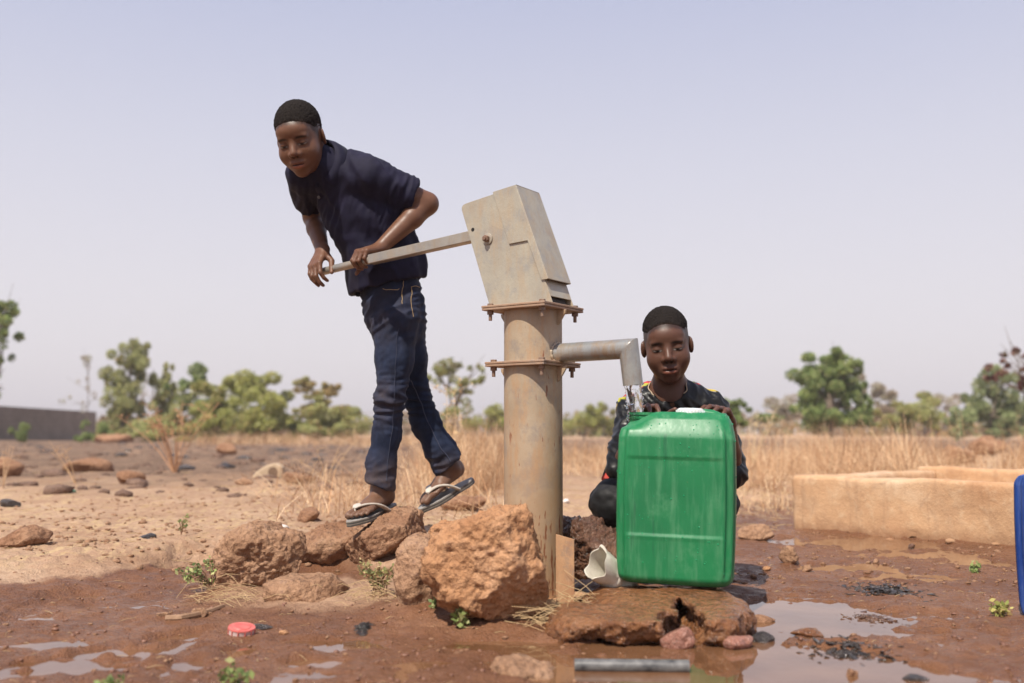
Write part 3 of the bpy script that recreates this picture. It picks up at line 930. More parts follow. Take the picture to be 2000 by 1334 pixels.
def silhouette_rock(name, label, outline, d, depth, mat, seed, cat='rock', sub=6, big=.012, mid=.006, fine=.0028, group=None, parent=None, pexp=3.4, lean=0.0):
    """a stone with the outline it shows from the front, at its own distance and with real depth behind it"""
    W = [at(px, py, d) for px, py in outline]
    P2 = np.array([(w.x, w.z) for w in W]); c = P2.mean(0); P2 = P2 - c
    D, F = ICO[sub]
    th = np.arctan2(D[:, 2], D[:, 0])
    ang = np.linspace(-math.pi, math.pi, 361); rho = np.zeros(361)
    for i, a in enumerate(ang):
        u = np.array([math.cos(a), math.sin(a)]); best = 0
        for k in range(len(P2)):
            p, q = P2[k], P2[(k + 1) % len(P2)]; e_ = q - p
            den = u[0] * e_[1] - u[1] * e_[0]
            if abs(den) < 1e-12: continue
            t = (p[0] * e_[1] - p[1] * e_[0]) / den; s = (p[0] * u[1] - p[1] * u[0]) / den
            if t > 0 and -1e-6 <= s <= 1 + 1e-6: best = max(best, t)
        rho[i] = best
    rr = np.interp(th, ang, rho)
    pl = np.hypot(D[:, 0], D[:, 2])
    r_ = ((pl / rr) ** pexp + (np.abs(D[:, 1]) / depth) ** pexp) ** (-1 / pexp)
    V0 = D * r_[:, None]
    r_ = facets(D, r_, seed)
    V = D * r_[:, None]
    e0, e1 = V0.max(0) - V0.min(0), V.max(0) - V.min(0)
    V = (V - (V.max(0) + V.min(0)) * .5) * (e0 / e1) + (V0.max(0) + V0.min(0)) * .5
    V[:, 1] += lean * V[:, 2]
    V = V + np.array([c[0], d, c[1]])
    V = rough_up(V, F, seed, big, mid, fine)
    base = Vector((c[0], d, V[:, 2].min()))
    me = mesh_np(name, V - np.array(base), F)
    return link(name, me, mat, parent, None if parent else label, None if parent else cat, group, loc=base)

def loose_rock(name, label, px, py, d, wpx, hpx, mat, seed, cat='stone', sub=4, depth=None, zoff=0.0, group=None, flat=False, rough=1.0, settle=True):
    """stone given by the place and size at which it is seen; sits on the ground"""
    k = d / FPX; w, h = wpx * k * .5, hpx * k * .5
    c = at(px, py, d)
    if settle:
        z = .0
        for _ in range(4):
            g = ground_at(px, py + hpx * .36, z); z = max(gz(g.x, g.y), -.006)
        d = g.y + (w + h) * .3; c = at(px, py, d); k = d / FPX; w, h = wpx * k * .5, hpx * k * .5
    D, F = ICO[sub]
    rs = np.random.default_rng(seed)
    N = rs.normal(size=(14, 3)); N /= np.linalg.norm(N, axis=1)[:, None]; off = rs.uniform(.72, 1.0, 14)
    dots = np.maximum(D @ N.T, 1e-3); r_ = (np.sum((dots / off) ** 10, 1)) ** (-1 / 10)
    r_ = np.minimum(r_, 1.25)
    V = D * r_[:, None] * np.array([w, depth if depth else (w + h) * .5, h])
    V = rough_up(V, F, seed, .16 * min(w, h) * rough, .06 * min(w, h) * rough, .02 * min(w, h) * rough, s=min(1, max(w, h) / .10))
    ext = (V.max(0) - V.min(0)) * .5
    V = (V - (V.max(0) + V.min(0)) * .5) * (np.array([w, ext[1], h]) / ext)
    return link(name, mesh_np(name, V, F), mat, None, label, cat, group, loc=c)

silhouette_rock('boulder', 'large orange pitted boulder leaning in front of the pump base', [(916, 1020), (962, 987), (1010, 987), (1024, 1005), (1050, 1032), (1072, 1077), (1072, 1110), (1050, 1150), (1020, 1185), (988, 1215), (950, 1231), (920, 1215), (882, 1192), (860, 1185), (847, 1135), (822, 1120), (825, 1100), (847, 1067), (875, 1045)],
                2.28, .115, M_ROCK_ORANGE, 1.0, big=.010, mid=.008, fine=.004)
silhouette_rock('upright_rock', 'tan upright rock wedged against the left side of the big boulder', [(797, 1042), (825, 1044), (840, 1065), (850, 1110), (850, 1190), (812, 1196), (786, 1180), (772, 1130), (778, 1085), (787, 1060)],
                2.44, .08, M_ROCK_TAN, 2.3, sub=5, big=.008, mid=.005)
silhouette_rock('stepping_rock', 'brown rock with a rounded top that the standing boy steps on', [(735, 1004), (765, 994), (800, 992), (822, 1000), (831, 1017), (829, 1045), (800, 1062), (757, 1100), (697, 1108), (672, 1082), (680, 1046), (705, 1030)],
                3.06, .115, M_ROCK_RED, 3.9, big=.007, mid=.006)
silhouette_rock('wedge_rock', 'small orange rock wedged between the boulder and the stepping rock', [(832, 1036), (862, 1021), (900, 1019), (915, 1016), (905, 1040), (880, 1060), (850, 1062), (835, 1058)],
                2.60, .06, M_ROCK_ORANGE, 4.4, sub=5, big=.006, mid=.005)
silhouette_rock('angular_rock', 'greyish brown angular rock behind the leafy green shoot', [(432, 1051), (454, 1035), (498, 1017), (520, 1020), (547, 1035), (578, 1040), (591, 1062), (601, 1090), (589, 1114), (575, 1130), (534, 1150), (498, 1166), (476, 1172), (448, 1164), (435, 1134), (437, 1101), (426, 1082)],
                2.78, .11, M_ROCK_TAN, 5.2, big=.012, mid=.008)
silhouette_rock('flat_rock', 'flat sandy stone lying in front of the angular rock', [(531, 1136), (575, 1125), (644, 1125), (684, 1146), (668, 1190), (602, 1200), (558, 1198), (519, 1182)],
                2.62, .085, M_ROCK_TAN, 6.1, sub=5, big=.006, mid=.004, fine=.002)
silhouette_rock('earth_bank', 'low crumbling laterite bank beside the stepping rock', [(575, 1052), (600, 1036), (640, 1026), (690, 1024), (720, 1040), (715, 1080), (680, 1094), (620, 1092), (585, 1084)],
                3.18, .13, M_ROCK_RED, 7.7, sub=5, big=.012, mid=.010, fine=.004)
silhouette_rock('wet_rock', 'dark wet porous rock between the pump leg and the green jerrycan', [(1100, 1018), (1125, 1010), (1165, 1014), (1195, 1030), (1225, 1060), (1228, 1100), (1195, 1130), (1150, 1135), (1105, 1128), (1092, 1070)],
                2.66, .10, M_ROCK_WETDARK, 8.5, big=.010, mid=.010, fine=.005)
silhouette_rock('corner_rock', 'rough pinkish rock at the bottom edge of the picture', [(955, 1330), (975, 1293), (1000, 1283), (1030, 1292), (1075, 1310), (1105, 1335), (1100, 1375), (1020, 1390), (960, 1375)],
                1.86, .08, M_ROCK_TAN, 9.1, sub=5, big=.008, mid=.006)
# the slab the jerrycan stands on: one rock with a hollow under its front edge
def can_rock():
    s = SDF()
    def E(px, py, d, rx, ry, rz, k=.03, op='u', rot=0.0):
        c = at(px, py, d); a = math.cos(rot); b = math.sin(rot)
        s.ell(c, (rx, ry, rz), [(a, 0, -b), (0, 1, 0), (b, 0, a)], k, op)
    s.econe(at(1195, 1196, 2.37), at(1400, 1198, 2.37), (.19, .055), (.18, .055), (0, 1, 0), k=.03)   # slab
    E(1320, 1188, 2.27, .13, .12, .050, .02)
    E(1395, 1212, 2.125, .060, .07, .062, .02)
    E(1425, 1212, 2.22, .050, .10, .056, .02)
    E(1250, 1206, 2.125, .066, .07, .050, .02, rot=.1)
    E(1195, 1208, 2.15, .058, .09, .048, .02, rot=-.15)
    E(1120, 1220, 2.19, .066, .11, .044, .03, rot=-.40)
    E(1330, 1195, 2.24, .030, .22, .022, .006, 's')           # hollow
    E(1338, 1218, 2.16, .036, .17, .034, .008, 's')
    E(1312, 1215, 2.08, .024, .07, .034, .008, 's')
    E(1190, 1268, 2.00, .07, .07, .026, .010, 's')
    E(1318, 1198, 2.16, .011, .02, .024, .004)                # knob hanging in the hollow
    s.half(at(1300, 1148.5, 2.36), (-.02, -.06, 1), .010, 'i')
    V, F = s.mesh(.0055)
    V = smooth_np(V, F, 1)
    n = vnormals(V, F)
    topm = np.clip(1.5 - 1.6 * np.clip(n[:, 2], 0, 1), .22, 1)
    V2 = rough_up(V, F, 12.4, .012, .012, .0040)
    V = V + (V2 - V) * topm[:, None]
    V[:, 2] = np.minimum(V[:, 2], at(1300, 1148.5, 2.36).z + .001)
    base = Vector((V[:, 0].mean(), V[:, 1].mean(), V[:, 2].min()))
    return link('slab_rock', mesh_np('slab_rock', V - np.array(base), F), M_ROCK_WET, None, 'wet brown rock with a hollow front that the green jerrycan stands on', 'rock', loc=base)
can_rock()
loose_rock('broken_brick', 'smooth pink stone chunk under the hollow of the wet slab rock', 1322, 1250, 2.06, 66, 54, M_ROCK_PINK, 21, sub=4, rough=.5)
loose_rock('stone', 'small pink pebble beside the foot of the wet slab rock', 1442, 1258, 2.06, 60, 34, M_ROCK_PINK, 33, sub=4)
stones = [
 ('round brown stone at the left edge of the dry ground', 46, 1050, 3.62, 92, 50, M_ROCK_RED, 41),
 ('small charred lump lying alone on the dry ground at left', 289, 1050, 3.72, 34, 18, M_CHAR, 42),
 ('red knobbly stone on the bank left of the planted foot', 604, 1007, 3.38, 44, 34, M_ROCK_RED, 43),
 ('crumbly brown stone just right of the green jerrycan', 1474, 1041, 3.55, 70, 36, M_ROCK_TAN, 44),
 ('jagged brown stone on the wet mud right of the jerrycan', 1541, 1085, 3.35, 38, 40, M_ROCK_TAN, 45),
 ('pale pebble beside the jagged stone on the wet mud', 1577, 1111, 3.08, 24, 16, M_ROCK_TAN, 46),
 ('tiny orange pebble left of the jagged stone', 1497, 1111, 3.08, 16, 12, M_ROCK_ORANGE, 47),
 ('flat tan stone beside the stick in the mud', 390, 1196, 2.38, 30, 18, M_ROCK_TAN, 48),
 ('small pale pebble above the end of the stick', 320, 1201, 2.34, 27, 13, M_ROCK_TAN, 49),
 ('pebble standing in the puddle at the bottom right', 1665, 1316, 1.79, 22, 20, M_ROCK_RED, 50),
 ('small wet pebble lying below the concrete trough', 1781, 1068, 3.70, 14, 14, M_ROCK_WETDARK, 51),
 ('little orange stone right of the striped lid', 555, 1235, 2.17, 20, 9, M_ROCK_ORANGE, 52),
 ('muddy lump rising from the puddle right of the slab rock', 1492, 1210, 2.28, 44, 18, M_ROCK_RED, 53),
 ('amber wet stone among black debris in the puddle', 1573, 1237, 2.15, 62, 24, M_ROCK_WET, 54),
 ('small brown clod in the wet mud below the trough', 1711, 1097, 3.25, 14, 12, M_ROCK_RED, 55),
]
for lb, px, py, d, w, h, m_, sd in stones: loose_rock('stone', lb, px, py, d, w, h, m_, sd)
chars = [
 ('black scorched debris strip along the edge of the right puddle', 1648, 1268, 2.00, 150, 26, 60),
 ('black charred lump beside the right foot of the slab rock', 1490, 1246, 2.10, 50, 26, 61),
 ('dark soggy debris heap in the mud right of the puddle', 1725, 1152, 2.66, 130, 20, 62),
 ('blackened clump in the puddle at the bottom right edge', 1788, 1326, 1.78, 52, 16, 63),
 ('small black twig clump right of the striped lid', 514, 1224, 2.20, 38, 12, 64),
 ('black plastic scrap lying at the left edge on dry ground', 18, 984, 5.0, 42, 20, 65),
 ('dark debris scrap at the far edge of the right puddle', 1700, 1206, 2.32, 110, 18, 67),
 ('small black scrap on the mud below the boulder', 712, 1222, 2.22, 22, 8, 68)]
def shards(name, label, px, py, wpx, hpx, seed, mat, n=130, cat='debris', size=.0085):
    """a low soggy heap of flakes and twigs"""
    rs = np.random.default_rng(seed); z = 0
    for _ in range(3):
        g = ground_at(px, py + hpx * .1, z); z = max(gz(g.x, g.y), -.006)
    k = g.y / FPX; rx = wpx * k * .5; ry = hpx * g.y * g.y / (EYE * FPX) * .5; V, F = [], []
    for i in range(n):
        a, q = rs.uniform(0, 6.28), min(abs(rs.normal() * .55), 1.3); x, y = g.x + rx * q * math.cos(a), g.y + ry * q * math.sin(a)
        zz = max(gz(x, y), -.007); L = rs.uniform(.4, 1.7) * size; w = L * rs.uniform(.15, .7); t = L * rs.uniform(.08, .22)
        M = np.array(Matrix.Rotation(rs.uniform(0, 6.28), 3, 'Z') @ Matrix.Rotation(rs.uniform(-.6, .6), 3, 'X') @ Matrix.Rotation(rs.uniform(-.5, .5), 3, 'Y'))
        B = IV * np.array([L, w, t]) * rs.uniform(.7, 1.3, (len(IV), 1)); b = len(V) * len(IV)
        V.append(B @ M.T + np.array([x, y, zz + .004 * max(0, 1 - q) * rs.uniform(0, 1.2)])); F.append(IF + b)
    V = np.concatenate(V); F = np.concatenate(F); o = np.array([g.x, g.y, z])
    return link(name, mesh_np(name, V - o, F, False), mat, None, label, cat, loc=tuple(o), kind='stuff')
for lb, px, py, d, w, h, sd in chars:
    if 'plastic' in lb or 'lump' in lb: loose_rock('debris_clump', lb, px, py, d, w, h, M_CHAR, sd, cat='debris', rough=1.6)
    else: shards('debris_clump', lb, px, py, w * 1.15, h * 1.6, sd, M_CHAR if sd % 2 == 0 else M_ROCK_WETDARK, n=int(90 + w * 2.2))
far_rocks = [
 ('red boulder behind the concrete trough, left of the blocky one', 1868, 893, 8.0, 78, 48, M_ROCK_RED, 71),
 ('blocky brown boulder on the dry bank behind the trough', 1926, 873, 8.6, 70, 46, M_ROCK_RED, 72),
 ('dark brown boulder in the scorched field beside the dry weed', 444, 878, 15.0, 40, 26, M_ROCK_RED, 73),
 ('wide dark boulder in the scorched field at left', 172, 912, 8.4, 96, 38, M_ROCK_RED, 74),
 ('rounded reddish boulder in front of the wide dark one', 258, 934, 7.1, 54, 32, M_ROCK_RED, 75),
 ('brown boulder at the left edge of the scorched field', 16, 915, 8.4, 58, 46, M_ROCK_RED, 76),
 ('small red stone at the front of the scorched field', 112, 956, 6.0, 30, 20, M_ROCK_RED, 77),
 ('low rubble stone left of the boy in the scorched field', 585, 935, 7.1, 66, 26, M_ROCK_RED, 78),
 ('rubble stone beside the pale broken block', 478, 940, 7.0, 36, 16, M_ROCK_TAN, 79),
 ('low brown rock behind the lifted sandal', 905, 985, 4.4, 90, 34, M_ROCK_RED, 80)]
for lb, px, py, d, w, h, m_, sd in far_rocks:
    loose_rock('boulder', lb, px, py, d, w, h, m_, sd, cat='boulder')
# pale broken block with a round hole
mb = MB(); c = at(522, 918, 7.6); c.z -= .02
M_PALE = simple_mat('pale_concrete', (.40, .29, .19), (.50, .38, .26), rough=.9, scale=30, bump=.4)
pr = [(-.12, -.05), (.115, -.05), (.125, .045), (.07, .075), (.0, .055), (-.07, .01)]
vs_ = [c + Vector((a, -.05, b_)) for a, b_ in pr] + [c + Vector((a, .06, b_)) for a, b_ in pr]
mb.add(vs_, [tuple(range(6)), tuple(reversed(range(6, 12)))] + [(i, (i + 1) % 6, 6 + (i + 1) % 6, 6 + i) for i in range(6)])
blk = thing('broken_block', 'pale broken concrete block with a round hole on the dry ground', 'block', c)
link('block_body', mb.mesh('block_body', bevel=.012, seg=2), M_PALE, blk)
mb = MB(); mb.tube([c + Vector((.055, -.056, .008)), c + Vector((.055, -.0505, .008))], .036, 24); link('hole', mb.mesh('hole'), simple_mat('hole_shade', (.16, .10, .065), rough=.95), blk)

# ================================================================== JERRYCANS
def can_material(name, c1, c2, scuff, rough=(.36, .54)):
    m, nt, b = mat_new(name); N = NT(nt); p = N.coord('Object')
    n1 = N.noise(p, 6, 4, .6); st = N.noise(N.mapping(p, (1, 1, .12)), 60, 5, .65); sp_ = N.noise(p, 130, 3, .6)
    c = N.ramp(n1, [(.35, c1), (.65, c2)])
    c = N.mix(N.math('MULTIPLY', N.ramp(st, [(.48, 0), (.72, 1)]), .55), c, scuff)
    c = N.mix(N.math('MULTIPLY', N.ramp(N.noise(N.mapping(p, (1, 1, .05)), 75, 3, .6), [(.64, 0), (.70, 1)]), .45), c, (.010, .075, .035))
    c = N.mix(N.math('MULTIPLY', N.ramp(N.noise(p, 11, 6, .75), [(.56, 0), (.70, 1)]), .45), c, scuff)
    c = N.mix(N.math('MULTIPLY', N.ramp(sp_, [(.72, 0), (.78, 1)]), .4), c, (.16, .13, .07))
    N.l(c, b.inputs['Base Color']); N.l(N.ramp(st, [(.3, rough[0]), (.7, rough[1])]), b.inputs['Roughness'])
    b.inputs['Subsurface Weight'].default_value = .12; b.inputs['Subsurface Radius'].default_value = (.01, .02, .01)
    b.inputs['Specular IOR Level'].default_value = .5
    N.bump(N.noise(p, 35, 3, .5), .12, .003, b)
    return m

def can_body(hw, hd, H, nper=288, nz=130):
    """blow-moulded body: rounded box with corner ribs, framed panel, sloping shoulder"""
    zs = np.concatenate([np.linspace(0, .022, 14), np.linspace(.023, H - .062, 78), np.linspace(H - .061, H, 38)])
    t = np.linspace(0, 2 * math.pi, nper, endpoint=False)
    rows = []
    for z in zs:
        k = z / H
        bul = 1 + .035 * math.sin(math.pi * min(max((k - .02) / .93, 0), 1)) ** .8
        w, d_ = hw * bul * .975, hd * bul * .975
        if z < .022:
            q = 1 - z / .022; f = .026 * (1 - math.sqrt(max(0, 1 - q * q))); w -= f; d_ -= f
        if z > H - .062:
            q = (z - (H - .062)) / .062
            w -= .010 * q + .040 * max(0, q - .55) ** 1.6; d_ -= .030 * q ** 1.3 + .075 * max(0, q - .72) ** 1.4
        n_ = 6.5
        ct, st = np.cos(t), np.sin(t)
        r_ = ((np.abs(ct) / w) ** n_ + (np.abs(st) / d_) ** n_) ** (-1 / n_)
        x, y = r_ * ct, r_ * st
        # vertical ribs close to the corners, on the broad faces and on the ends
        amt = sstep(.012, .04, z) * sstep(H - .012, H - .06, z)
        fx_, fy_ = np.abs(x) / w, np.abs(y) / d_
        rib = .0042 * np.exp(-((fx_ - .80) / .022) ** 2) * (fy_ > .75)
        rib += -.0040 * np.exp(-((fx_ - .875) / .022) ** 2) * (fy_ > .6) + .0030 * np.exp(-((fx_ - .94) / .02) ** 2) * (fy_ > .4)
        rib += -.0042 * np.exp(-((fy_ - .74) / .04) ** 2) * (fx_ > .8) + -.0042 * np.exp(-((fy_ - .30) / .05) ** 2) * (fx_ > .8)
        # framed panel on both broad faces
        inx = sstep(.80, .765, fx_) * (fy_ > .75)
        zc0, zc1 = .115 * H / .4, .292 * H / .4
        inz = sstep(zc0 - .0022, zc0 + .0022, z) * sstep(zc1 + .0022, zc1 - .0022, z)
        rib = rib - .0030 * inx * inz
        rib = rib + .0016 * np.exp(-((z - zc0 + .004) / .003) ** 2) * inx
        zr = z - .026 * sstep(-.28, -.80, x / hw) * sstep(H - .05, H - .004, z)
        rr = np.hypot(x, y)
        x, y = x * (1 + rib * amt / rr), y * (1 + rib * amt / rr)
        rows.append(np.stack([x, y, zr], 1))
    V = np.concatenate(rows + [np.array([[0, 0, 0], [0, 0, H - .004]])]); nz = len(zs)
    i = np.arange(nz * nper).reshape(nz, nper); j = np.roll(i, -1, 1)
    F = np.stack([i[:-1], j[:-1], j[1:], i[1:]], -1).reshape(-1, 4)
    b, tp = nz * nper, nz * nper + 1
    caps = np.concatenate([np.stack([j[0], i[0], np.full(nper, b), np.full(nper, b)], 1), np.stack([i[-1], j[-1], np.full(nper, tp), np.full(nper, tp)], 1)])
    Fl = F.tolist() + [list(r_[:3]) for r_ in caps.tolist()]
    return V, Fl

def jerrycan(name, label, cat, mat, origin, yaw, roll, hw, hd, H, neck=True, cap_mat=None, group=None):
    t = thing(name, label, cat, origin, group); t.rotation_euler = (0, roll, yaw)
    V, F = can_body(hw, hd, H)
    def sub(nm, me, m_, par=t, kind=None):
        o = bpy.data.objects.new(nm, me); COL.objects.link(o); me.materials.append(m_); o.parent = par
        if kind: o['kind'] = kind
        return o
    sub('can_body', mesh_np('can_body', V, F), mat)
    nx = -hw * .60
    mb = MB(); H0 = H; H = H - .0235   # threaded neck
    mb.tube([(nx, 0, H - .03), (nx, 0, H + .004), (nx, 0, H + .0055), (nx, 0, H + .0085), (nx, 0, H + .010), (nx, 0, H + .014), (nx, 0, H + .0155), (nx, 0, H + .022), (nx, 0, H + .022), (nx, 0, H - .03)],
            [.0330, .0330, .0362, .0362, .0332, .0332, .0362, .0355, .0305, .0305], 36, False)
    if neck: sub('neck', mb.mesh('neck', True, auto=30), mat)
    H = H0 - .010   # grip bridging the hollow in the top
    mb = MB(); g0, g1 = hw * .02, hw * .74
    mb.tube([(g0, 0, H - .004), (g0 + .006, 0, H + .006), (g0 + .02, 0, H + .011), ((g0 + g1) / 2, 0, H + .012), (g1 - .02, 0, H + .009), (g1 - .004, 0, H + .002), (g1, 0, H - .008)], [.013, .013, .012, .0115, .012, .013, .013], 16, squash=(.8, 1.25))
    sub('grip', mb.mesh('grip', True, auto=70), mat)
    if cap_mat:
        H = H0 + .004; mb = MB(); cx, cy = hw * .22, -.035; q = []
        mb.tube([(cx, cy, H - .014), (cx, cy, H - .006), (cx, cy, H + .004), (cx, cy, H + .0065)], [.033, .034, .031, .026], 36)
        mb2 = mb.mesh('cap', True, auto=30)
        cp = sub('cap', mb2, cap_mat)
        mb = MB()
        for k in range(26):
            a = 2 * math.pi * k / 26; mb.frame_box((cx + math.cos(a) * .0333, cy + math.sin(a) * .0333, H - .005), Vector((math.cos(a), math.sin(a), 0)), Vector((-math.sin(a), math.cos(a), 0)), UP, .0016, .0014, .0065)
        sub('cap_ridges', mb.mesh('cap_ridges'), cap_mat, cp)
    return t, sub

M_GREEN = can_material('green_plastic', (.005, .135, .045), (.009, .178, .060), (.085, .25, .125))
M_BEAD = simple_mat('wet_bead', (.012, .30, .12), rough=.04, spec=.9)
M_BLUE = can_material('blue_plastic', (.009, .040, .20), (.014, .055, .25), (.12, .17, .36))
M_CAP = simple_mat('white_cap', (.62, .64, .63), (.74, .75, .74), rough=.35, scale=40, **{'Subsurface Weight': .2})
CAN_D = 2.455
can_o = at(1321, 1146.5, 2.345); can_o = Vector((can_o.x * CAN_D / 2.345, CAN_D, can_o.z))
CAN_YAW, CAN_ROLL = math.radians(-13), math.radians(1.6)
can, can_sub = jerrycan('jerrycan', 'big green plastic jerrycan being filled under the spout', 'jerrycan', M_GREEN, can_o, CAN_YAW, CAN_ROLL, .1395, .112, .405, cap_mat=M_CAP)
# water beads on its skin
cs, rs = [], []
Vc, Fc = can_body(.1395, .112, .405)
rr_ = np.random.default_rng(3)
for k in rr_.integers(288 * 14, len(Vc) - 300, 260):
    p = Vc[k]
    if p[1] > .02: continue
    cs.append(p); rs.append(rr_.uniform(.0008, .0019))
Vd, Fd = blobs(cs, rs, [(1, 1, rr_.uniform(1, 1.6)) for _ in cs])
can_sub('water_beads', mesh_np('water_beads', Vd, Fd), M_BEAD, kind='stuff')
bo = Vector((1.328, 2.33, gz(1.328, 2.33) - .004))
jerrycan('jerrycan', 'scuffed blue plastic jerrycan cut by the right edge of the picture', 'jerrycan', M_BLUE, bo, math.radians(28), 0, .125, .11, .375, cap_mat=None)

# ================================================================== CONCRETE TROUGH
def trough_material():
    m, nt, b = mat_new('mud_plaster'); N = NT(nt); p = N.pos()
    n1 = N.noise(p, 3.2, 6, .62); n2 = N.noise(p, 24, 6, .7); n3 = N.noise(p, 150, 3, .6)
    c = N.ramp(n1, [(.3, (.42, .235, .125)), (.52, (.52, .325, .185)), (.72, (.585, .43, .29))])
    c = N.mix(N.math('MULTIPLY', N.ramp(n2, [(.52, 0), (.74, 1)]), .4), c, (.66, .53, .37))
    # faint scratched loops and scribbles on the plaster
    wv = N.n('ShaderNodeTexWave'); wv.wave_type = 'RINGS'; wv.inputs['Scale'].default_value = 2.2; wv.inputs['Distortion'].default_value = 9; wv.inputs['Detail'].default_value = 2; wv.inputs['Detail Scale'].default_value = 1.3
    N.l(p, wv.inputs['Vector'])
    ln = N.math('MULTIPLY', N.ramp(wv.outputs['Fac'], [(.965, 0), (.99, 1)]), N.ramp(n1, [(.5, 0), (.56, 1)]))
    c = N.mix(N.math('MULTIPLY', ln, .22), c, (.25, .15, .10))
    c = N.mix(N.math('MULTIPLY', N.ramp(n3, [(.66, 0), (.76, 1)]), .3), c, (.22, .12, .07))
    c = N.mix(N.math('MULTIPLY', N.ramp(N.noise(p, 6.5, 8, .72), [(.50, 0), (.60, 1)]), .42), c, (.36, .215, .125))
    dr = N.noise(N.mapping(p, (1, 1, .10)), 22, 5, .7); c = N.mix(N.math('MULTIPLY', N.ramp(dr, [(.55, 0), (.70, 1)]), .38), c, (.27, .155, .095))
    sep = N.n('ShaderNodeSeparateXYZ'); N.l(p, sep.inputs[0]); ft = N.ramp(N.math('ADD', sep.outputs['Z'], N.math('MULTIPLY', n2, .05)), [(.02, 1), (.075, 0)])
    c = N.mix(N.math('MULTIPLY', ft, .75), c, (.23, .115, .062))
    N.l(c, b.inputs['Base Color']); b.inputs['Roughness'].default_value = .9; b.inputs['Specular IOR Level'].default_value = .25
    N.bump(N.math('ADD', n2, N.math('MULTIPLY', n3, .4)), .7, .008, b)
    return m
M_TROUGH = trough_material()
tA = ground_at(1548, 1036, -.01); tB = ground_at(1985, 1073, -.01)
ux = (tB - tA); ux.z = 0; ux.normalize(); uy = Vector((-ux.y, ux.x, 0))
LX, LY, TH_, HZ_ = 2.1, 1.28, .115, .238
def trough_wall(name, a0, a1, b0, b1, z0, z1, seed, parent, nu=70):
    """a plastered wall: a dense box with wavering top and edges"""
    bm = bmesh.new(); bmesh.ops.create_cube(bm, size=1.0)
    bmesh.ops.bevel(bm, geom=list(bm.edges), offset=.10 if True else 0, segments=3, affect='EDGES') if False else None
    lx, ly = abs(a1 - a0), abs(b1 - b0)
    bm.free()
    s = .018; nxx, nyy, nzz = max(2, int(lx / s)), max(2, int(ly / s)), max(2, int((z1 - z0) / s))
    V, F, idx = [], [], {}
    def vid(i, j, k):
        if (i, j, k) not in idx: idx[(i, j, k)] = len(V); V.append((i / nxx, j / nyy, k / nzz))
        return idx[(i, j, k)]
    for i in range(nxx):
        for j in range(nyy):
            F.append((vid(i, j, nzz), vid(i + 1, j, nzz), vid(i + 1, j + 1, nzz), vid(i, j + 1, nzz)))
    for i in range(nxx):
        for k in range(nzz):
            F.append((vid(i, 0, k), vid(i + 1, 0, k), vid(i + 1, 0, k + 1), vid(i, 0, k + 1)))
            F.append((vid(i, nyy, k), vid(i, nyy, k + 1), vid(i + 1, nyy, k + 1), vid(i + 1, nyy, k)))
    for j in range(nyy):
        for k in range(nzz):
            F.append((vid(0, j, k), vid(0, j, k + 1), vid(0, j + 1, k + 1), vid(0, j + 1, k)))
            F.append((vid(nxx, j, k), vid(nxx, j + 1, k), vid(nxx, j + 1, k + 1), vid(nxx, j, k + 1)))
    U = np.array(V)
    A, B_, Zz = a0 + (a1 - a0) * U[:, 0], b0 + (b1 - b0) * U[:, 1], z0 + (z1 - z0) * U[:, 2]
    # round the arrises
    rr = .014
    da = np.minimum(A - min(a0, a1), max(a0, a1) - A); db = np.minimum(B_ - min(b0, b1), max(b0, b1) - B_); dz = z1 - Zz
    ca, cb = .5 * (a0 + a1), .5 * (b0 + b1)
    e1 = np.clip(1 - da / rr, 0, 1); e2 = np.clip(1 - db / rr, 0, 1); e3 = np.clip(1 - dz / rr, 0, 1)
    cut = lambda p, q: rr * .30 * p * q
    A = A + np.sign(ca - A) * (cut(e1, e2) + cut(e1, e3)); B_ = B_ + np.sign(cb - B_) * (cut(e1, e2) + cut(e2, e3)); Zz = Zz - cut(e1, e3) - cut(e2, e3)
    P = np.array(tA)[None, :] * np.array([1, 1, 0]) + A[:, None] * np.array(ux) + B_[:, None] * np.array(uy)
    P[:, 2] = Zz
    w = fbm(P / .28 + seed, 3); w2 = fbm(P / .05 + seed, 2)
    P[:, 2] += (.008 * w + .003 * w2) * U[:, 2]
    P += np.array(uy) * (.006 * fbm(P / .22 + seed + 5, 2) + .0025 * w2)[:, None]
    # undercut, broken foot of the front wall
    brk = np.clip(fbm(np.stack([A / .16, A * 0 + seed, A * 0], 1), 3) * .9 + .25 * (A - .7), 0, .6)
    if b0 == 0:
        lowm = sstep(z0 + .075, z0 + .01, Zz); P[:, 2] += lowm * .075 * np.clip(brk - .06, 0, .5)
    if False: P += np.array(uy) * (np.where(Zz < z0 + .035 + .05 * brk, .016 * brk, 0))[:, None]
    me = mesh_np(name, P - np.array(tA), np.array(F)); return link(name, me, M_TROUGH, parent, loc=tA)
tr = thing('trough', 'low mud-plastered concrete trough on the wet ground at right', 'trough', tA)
trough_wall('front_wall', 0, LX, 0, TH_, -.03, HZ_, 1.0, tr)
trough_wall('back_wall', 0, LX, LY - TH_, LY, -.03, HZ_ + .012, 2.0, tr)
trough_wall('side_wall', 0, TH_, TH_ + .001, LY - TH_ - .001, -.03, HZ_ - .004, 3.0, tr)
trough_wall('side_wall', LX - TH_, LX, TH_ + .001, LY - TH_ - .001, -.03, HZ_ - .004, 4.0, tr)
mb = MB(); mb.frame_box(Vector((tA.x, tA.y, .06)) + ux * LX / 2 + uy * LY / 2, ux, uy, UP, LX / 2 - TH_ - .002, LY / 2 - TH_ - .002, .05)
link('trough_floor', mb.mesh('trough_floor'), M_TROUGH, tr)
rub = np.random.default_rng(8)
ORD = ['first', 'second', 'third', 'fourth', 'fifth', 'sixth']
